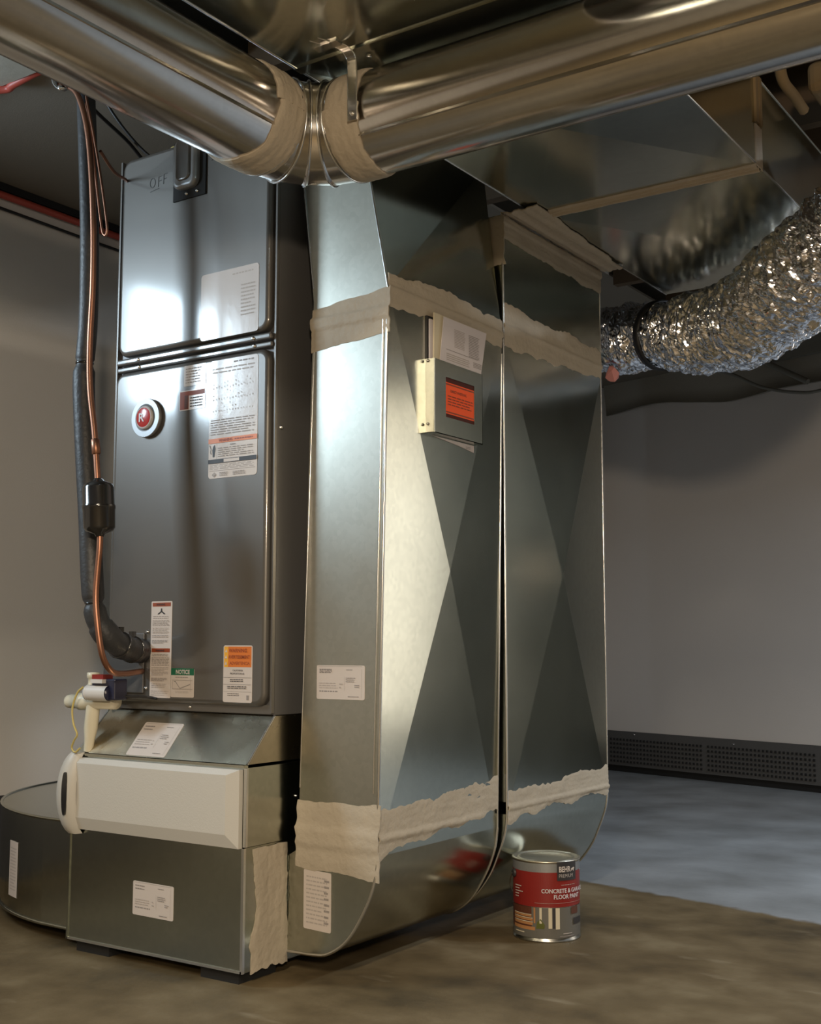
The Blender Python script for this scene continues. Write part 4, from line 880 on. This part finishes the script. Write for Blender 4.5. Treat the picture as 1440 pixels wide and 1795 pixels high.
# ================================================================ PAINT CAN
CX, CY, CR, CH = -1.456, 2.742, .082, .192
pc = thing('paint_can', (CX, CY, 0), 'gallon paint can with a red label standing on the floor', 'paint can')
mb = MB(); mb.lathe((CX, CY, 0), ZF, [(.0001, .003), (CR-.004, .003), (CR, 0), (CR+.0015, .001), (CR+.0015, .004), (CR-.001, .006), (CR-.001, CH-.008), (CR+.001, CH-.006), (CR+.001, CH-.004)], 'canmetal', 64); mb.build('body', pc)
mb = MB(); mb.lathe((CX, CY, 0), ZF, [(CR+.0, CH-.006), (CR+.003, CH-.004), (CR+.003, CH-.001), (CR, CH), (CR-.004, CH-.001), (CR-.007, CH-.006), (CR-.010, CH-.007), (CR-.011, CH-.002), (CR-.016, CH-.001), (CR-.020, CH-.004), (.0001, CH-.0045)], 'canlid', 64); mb.build('lid', pc, label='dull silver lid and rim')
A0 = math.atan2(-CY, -CX)
def canP(u, v, h):
    a_ = A0+R(-95)+u/CR; return Vector((CX+(CR+h)*math.cos(a_), CY+(CR+h)*math.sin(a_), .010+v))
LW = R(215)*CR; LH = .178
def an(deg): return (deg+95)/215
def zz(z): return (z-.010)/LH
els = [('rect', 'redlabel', 0, zz(.083), 1, zz(.165)), ('rect', 'badgegrey', 0, zz(.165), 1, zz(.186)), ('rect', 'greypic', 0, 0, 1, zz(.082)),
       ('rect', 'brownpic', an(-80), zz(.030), an(-26), zz(.082)), ('rect', 'tanpic', an(-70), zz(.028), an(-20), zz(.036)),
       ('rect', 'tanpic', an(-68), zz(.040), an(-24), zz(.046)), ('rect', 'cream', an(-68), zz(.0465), an(-24), zz(.048)), ('rect', 'tanpic', an(-68), zz(.050), an(-24), zz(.055)), ('rect', 'cream', an(-68), zz(.0555), an(-24), zz(.057)), ('rect', 'tanpic', an(-68), zz(.059), an(-26), zz(.063)), ('rect', 'cream', an(-68), zz(.0635), an(-26), zz(.065)),
       ('rect', 'tanpic', an(-22), zz(.045), an(-19), zz(.082)), ('rect', 'cream', an(-12), zz(.045), an(-8), zz(.082)), ('poly', 'greenpic', [(an(-18), zz(.033)), (an(-4), zz(.033)), (an(-3), zz(.042)), (an(-10), zz(.056)), (an(-16), zz(.048))]),
       ('rect', 'cream', an(3), zz(.034), an(9), zz(.082)), ('rect', 'ink', an(10), zz(.034), an(14), zz(.082)), ('rect', 'cream', an(15), zz(.032), an(22), zz(.082)), ('rect', 'brownpic', an(45), zz(.065), an(62), zz(.082)), ('rect', 'ink', an(50), zz(.040), an(75), zz(.055)),
       ('rect', 'cream', an(-62), zz(.020), an(-40), zz(.0225)), ('rect', 'inkgrey', an(22), zz(.014), an(50), zz(.016)), ('rect', 'inkline', an(28), zz(.020), an(46), zz(.022)),
       ('rect', 'ink', an(18), zz(.146), an(57), zz(.190)), ('rect', 'inkline', an(-20), zz(.093), an(75), zz(.0935)),
       ('lines', 'paper', an(-62), zz(.10), an(-42), zz(.132), 5), ('lines', 'inkline', an(25), zz(.134), an(55), zz(.137), 1)]
mb = MB(); nu = 60
for e in els:      # flat coloured areas and lettering wrapped round the can
    k = els.index(e)
    e2 = e
    printing(mb, lambda a_, b_, h, k=k: canP(a_, b_, h+.00012*k), [e2], LW, LH, .0002, nu)
def cantext(s_, deg, z, hgt, bold, m, maxdeg, hoff=.0045):
    vs, fs, asp = text2d(s_, bold); wd = min(asp*hgt, R(maxdeg)*CR)
    mb.add([canP(an(deg)*LW+vx*wd/asp, z-.010+vy*hgt, hoff) for vx, vy in vs], fs, m)
cantext('BEHR', 21, .166, .0135, .03, 'paper', 22); cantext('PREMIUM', 21, .153, .0085, 0, 'inkline', 27)
cantext('CONCRETE & GARAGE', -8, .117, .0105, .025, 'sheetpaper', 84); cantext('FLOOR PAINT', 12, .103, .0105, .025, 'sheetpaper', 52)
bear = [(0, 0), (.15, 0), (.2, .3), (.55, .3), (.6, 0), (.75, 0), (.8, .5), (1, .6), (.98, .85), (.75, 1), (.3, .8), (.02, .7)]
mb.add([canP(an(44)*LW+x*.0115, .157+y*.009, .0045) for x, y in bear], [list(range(len(bear)))], 'paper')
mb.build('label', pc, fix=False)
mb = MB(); ea = A0+R(-68); ep_ = Vector((CX+(CR+.001)*math.cos(ea), CY+(CR+.001)*math.sin(ea), .155)); en = Vector((math.cos(ea), math.sin(ea), 0))
mb.lathe(ep_, en, [(.010, 0), (.010, .004), (.007, .006), (.0001, .006)], 'ink', 20)
pts = []
for k in range(25):
    t_ = math.pi*k/24; a_ = ea-t_*1.0; rr0 = CR+.008
    pts.append(Vector((CX+rr0*math.cos(a_), CY+rr0*math.sin(a_), .155-.085*math.sin(t_))))
mb.tube(crom(pts, 2), .0014, 'screw', 6); mb.build('bail_handle', pc)

# ================================================================ UNSEEN LAMPS AND LOCKER, mostly added for their light and reflections
# added dark locker, unseen right of the view: darkens what the creased panels mirror
def lk(x, h, z): return Vector((bw(x).x, bw(x).y, 0))+bn*h+Vector((0, 0, z))
locker = thing('added_locker', tuple(bw(.16)+bn*.2), 'added tall dark locker out of view, darkening what the duct panels mirror', 'locker')
def lbox(mb, x0_, x1_, h0, h1, z0_, z1_, m):
    vs = [lk(x, h, z) for z in (z0_, z1_) for x, h in ((x0_, h1), (x1_, h1), (x1_, h0), (x0_, h0))]
    mb.add(vs, [(3, 2, 1, 0), (4, 5, 6, 7), (0, 1, 5, 4), (1, 2, 6, 5), (2, 3, 7, 6), (3, 0, 4, 7)], m)
mb = MB(); lbox(mb, -.36, .68, .03, .38, .0, 2.0, 'locker'); mb.build('body', locker)
for x0_ in (-.35, .165):
    mb = MB(); lbox(mb, x0_, x0_+.505, .38, .395, .04, 1.97, 'locker'); d_ = mb.build('door', locker)
    mb = MB(); hx = x0_+(.47 if x0_ < 0 else .02); lbox(mb, hx, hx+.015, .395, .41, 1.0, 1.15, 'screw'); mb.build('handle', d_)
wl = thing('added_work_light', (.75, -.9, 0), 'added warm fill lamp on a stand behind the camera', 'lamp')
mb = MB(); mb.tube([(.75, -.95, .5), (.75, -.95, 1.32)], .012, 'post', 10)
for k in range(3):
    a_ = R(120*k+20); mb.tube([(.75, -.95, .55), (.75+.35*math.cos(a_), -.95+.35*math.sin(a_), .008)], .008, 'post', 8)
mb.build('stand', wl)
mb = MB(); mb.box((.60, -.98, 1.30), (.90, -.93, 1.52), 'post'); mb.build('lamp_housing', wl)
def area(name, loc, tgt, sx_, sy_, pw, col, parent=None):
    l = bpy.data.lights.new(name, 'AREA'); l.shape = 'RECTANGLE'; l.size = sx_; l.size_y = sy_; l.energy = pw; l.color = col
    o = bpy.data.objects.new(name, l); C.objects.link(o); o.location = loc
    o.rotation_euler = (Vector(tgt)-Vector(loc)).to_track_quat('-Z', 'Y').to_euler()
    if parent: o.parent = parent; o.matrix_parent_inverse = wm(parent).inverted()
    return o
area('lamp', (.75, -.915, 1.41), (-1.4, 2.3, .9), .26, .18, WORK_FILL_W, (1, .80, .58), wl)
cf = thing('ceiling_light', (.2, .2, 2.4), 'long fluorescent fixture on the ceiling behind the camera', 'lamp')
mb = MB(); mb.box((-.1, -1.4, 2.36), (.1, -.1, 2.415), 'white'); mb.build('housing', cf)
area('lamp', (0, -.75, 2.355), (0, -.75, 0), .14, 1.2, CEIL_LIGHT_W, (1, .86, .66), cf)
ff = thing('ceiling_light', (.5, 3.97, 2.4), 'added fill lamp on the ceiling to the right, outside the view', 'lamp')
mb = MB(); mb.box((.2, 3.9, 2.37), (.8, 4.05, 2.415), 'white'); mb.build('housing', ff)
area('lamp', (.5, 3.975, 2.365), (.1, 4.0, 0), .55, .12, FAR_FILL_W, (.80, .90, 1.0), ff)

dc = bw(1.22)+bn*.012
area('doorway_fill', (dc.x, dc.y, 1.02), (dc.x+bn.x, dc.y+bn.y, 1.02), .78, 1.98, DOOR_FILL_W, (1, .88, .72), dr)  # added light in front of the doorway frame, mirrored by the duct panels
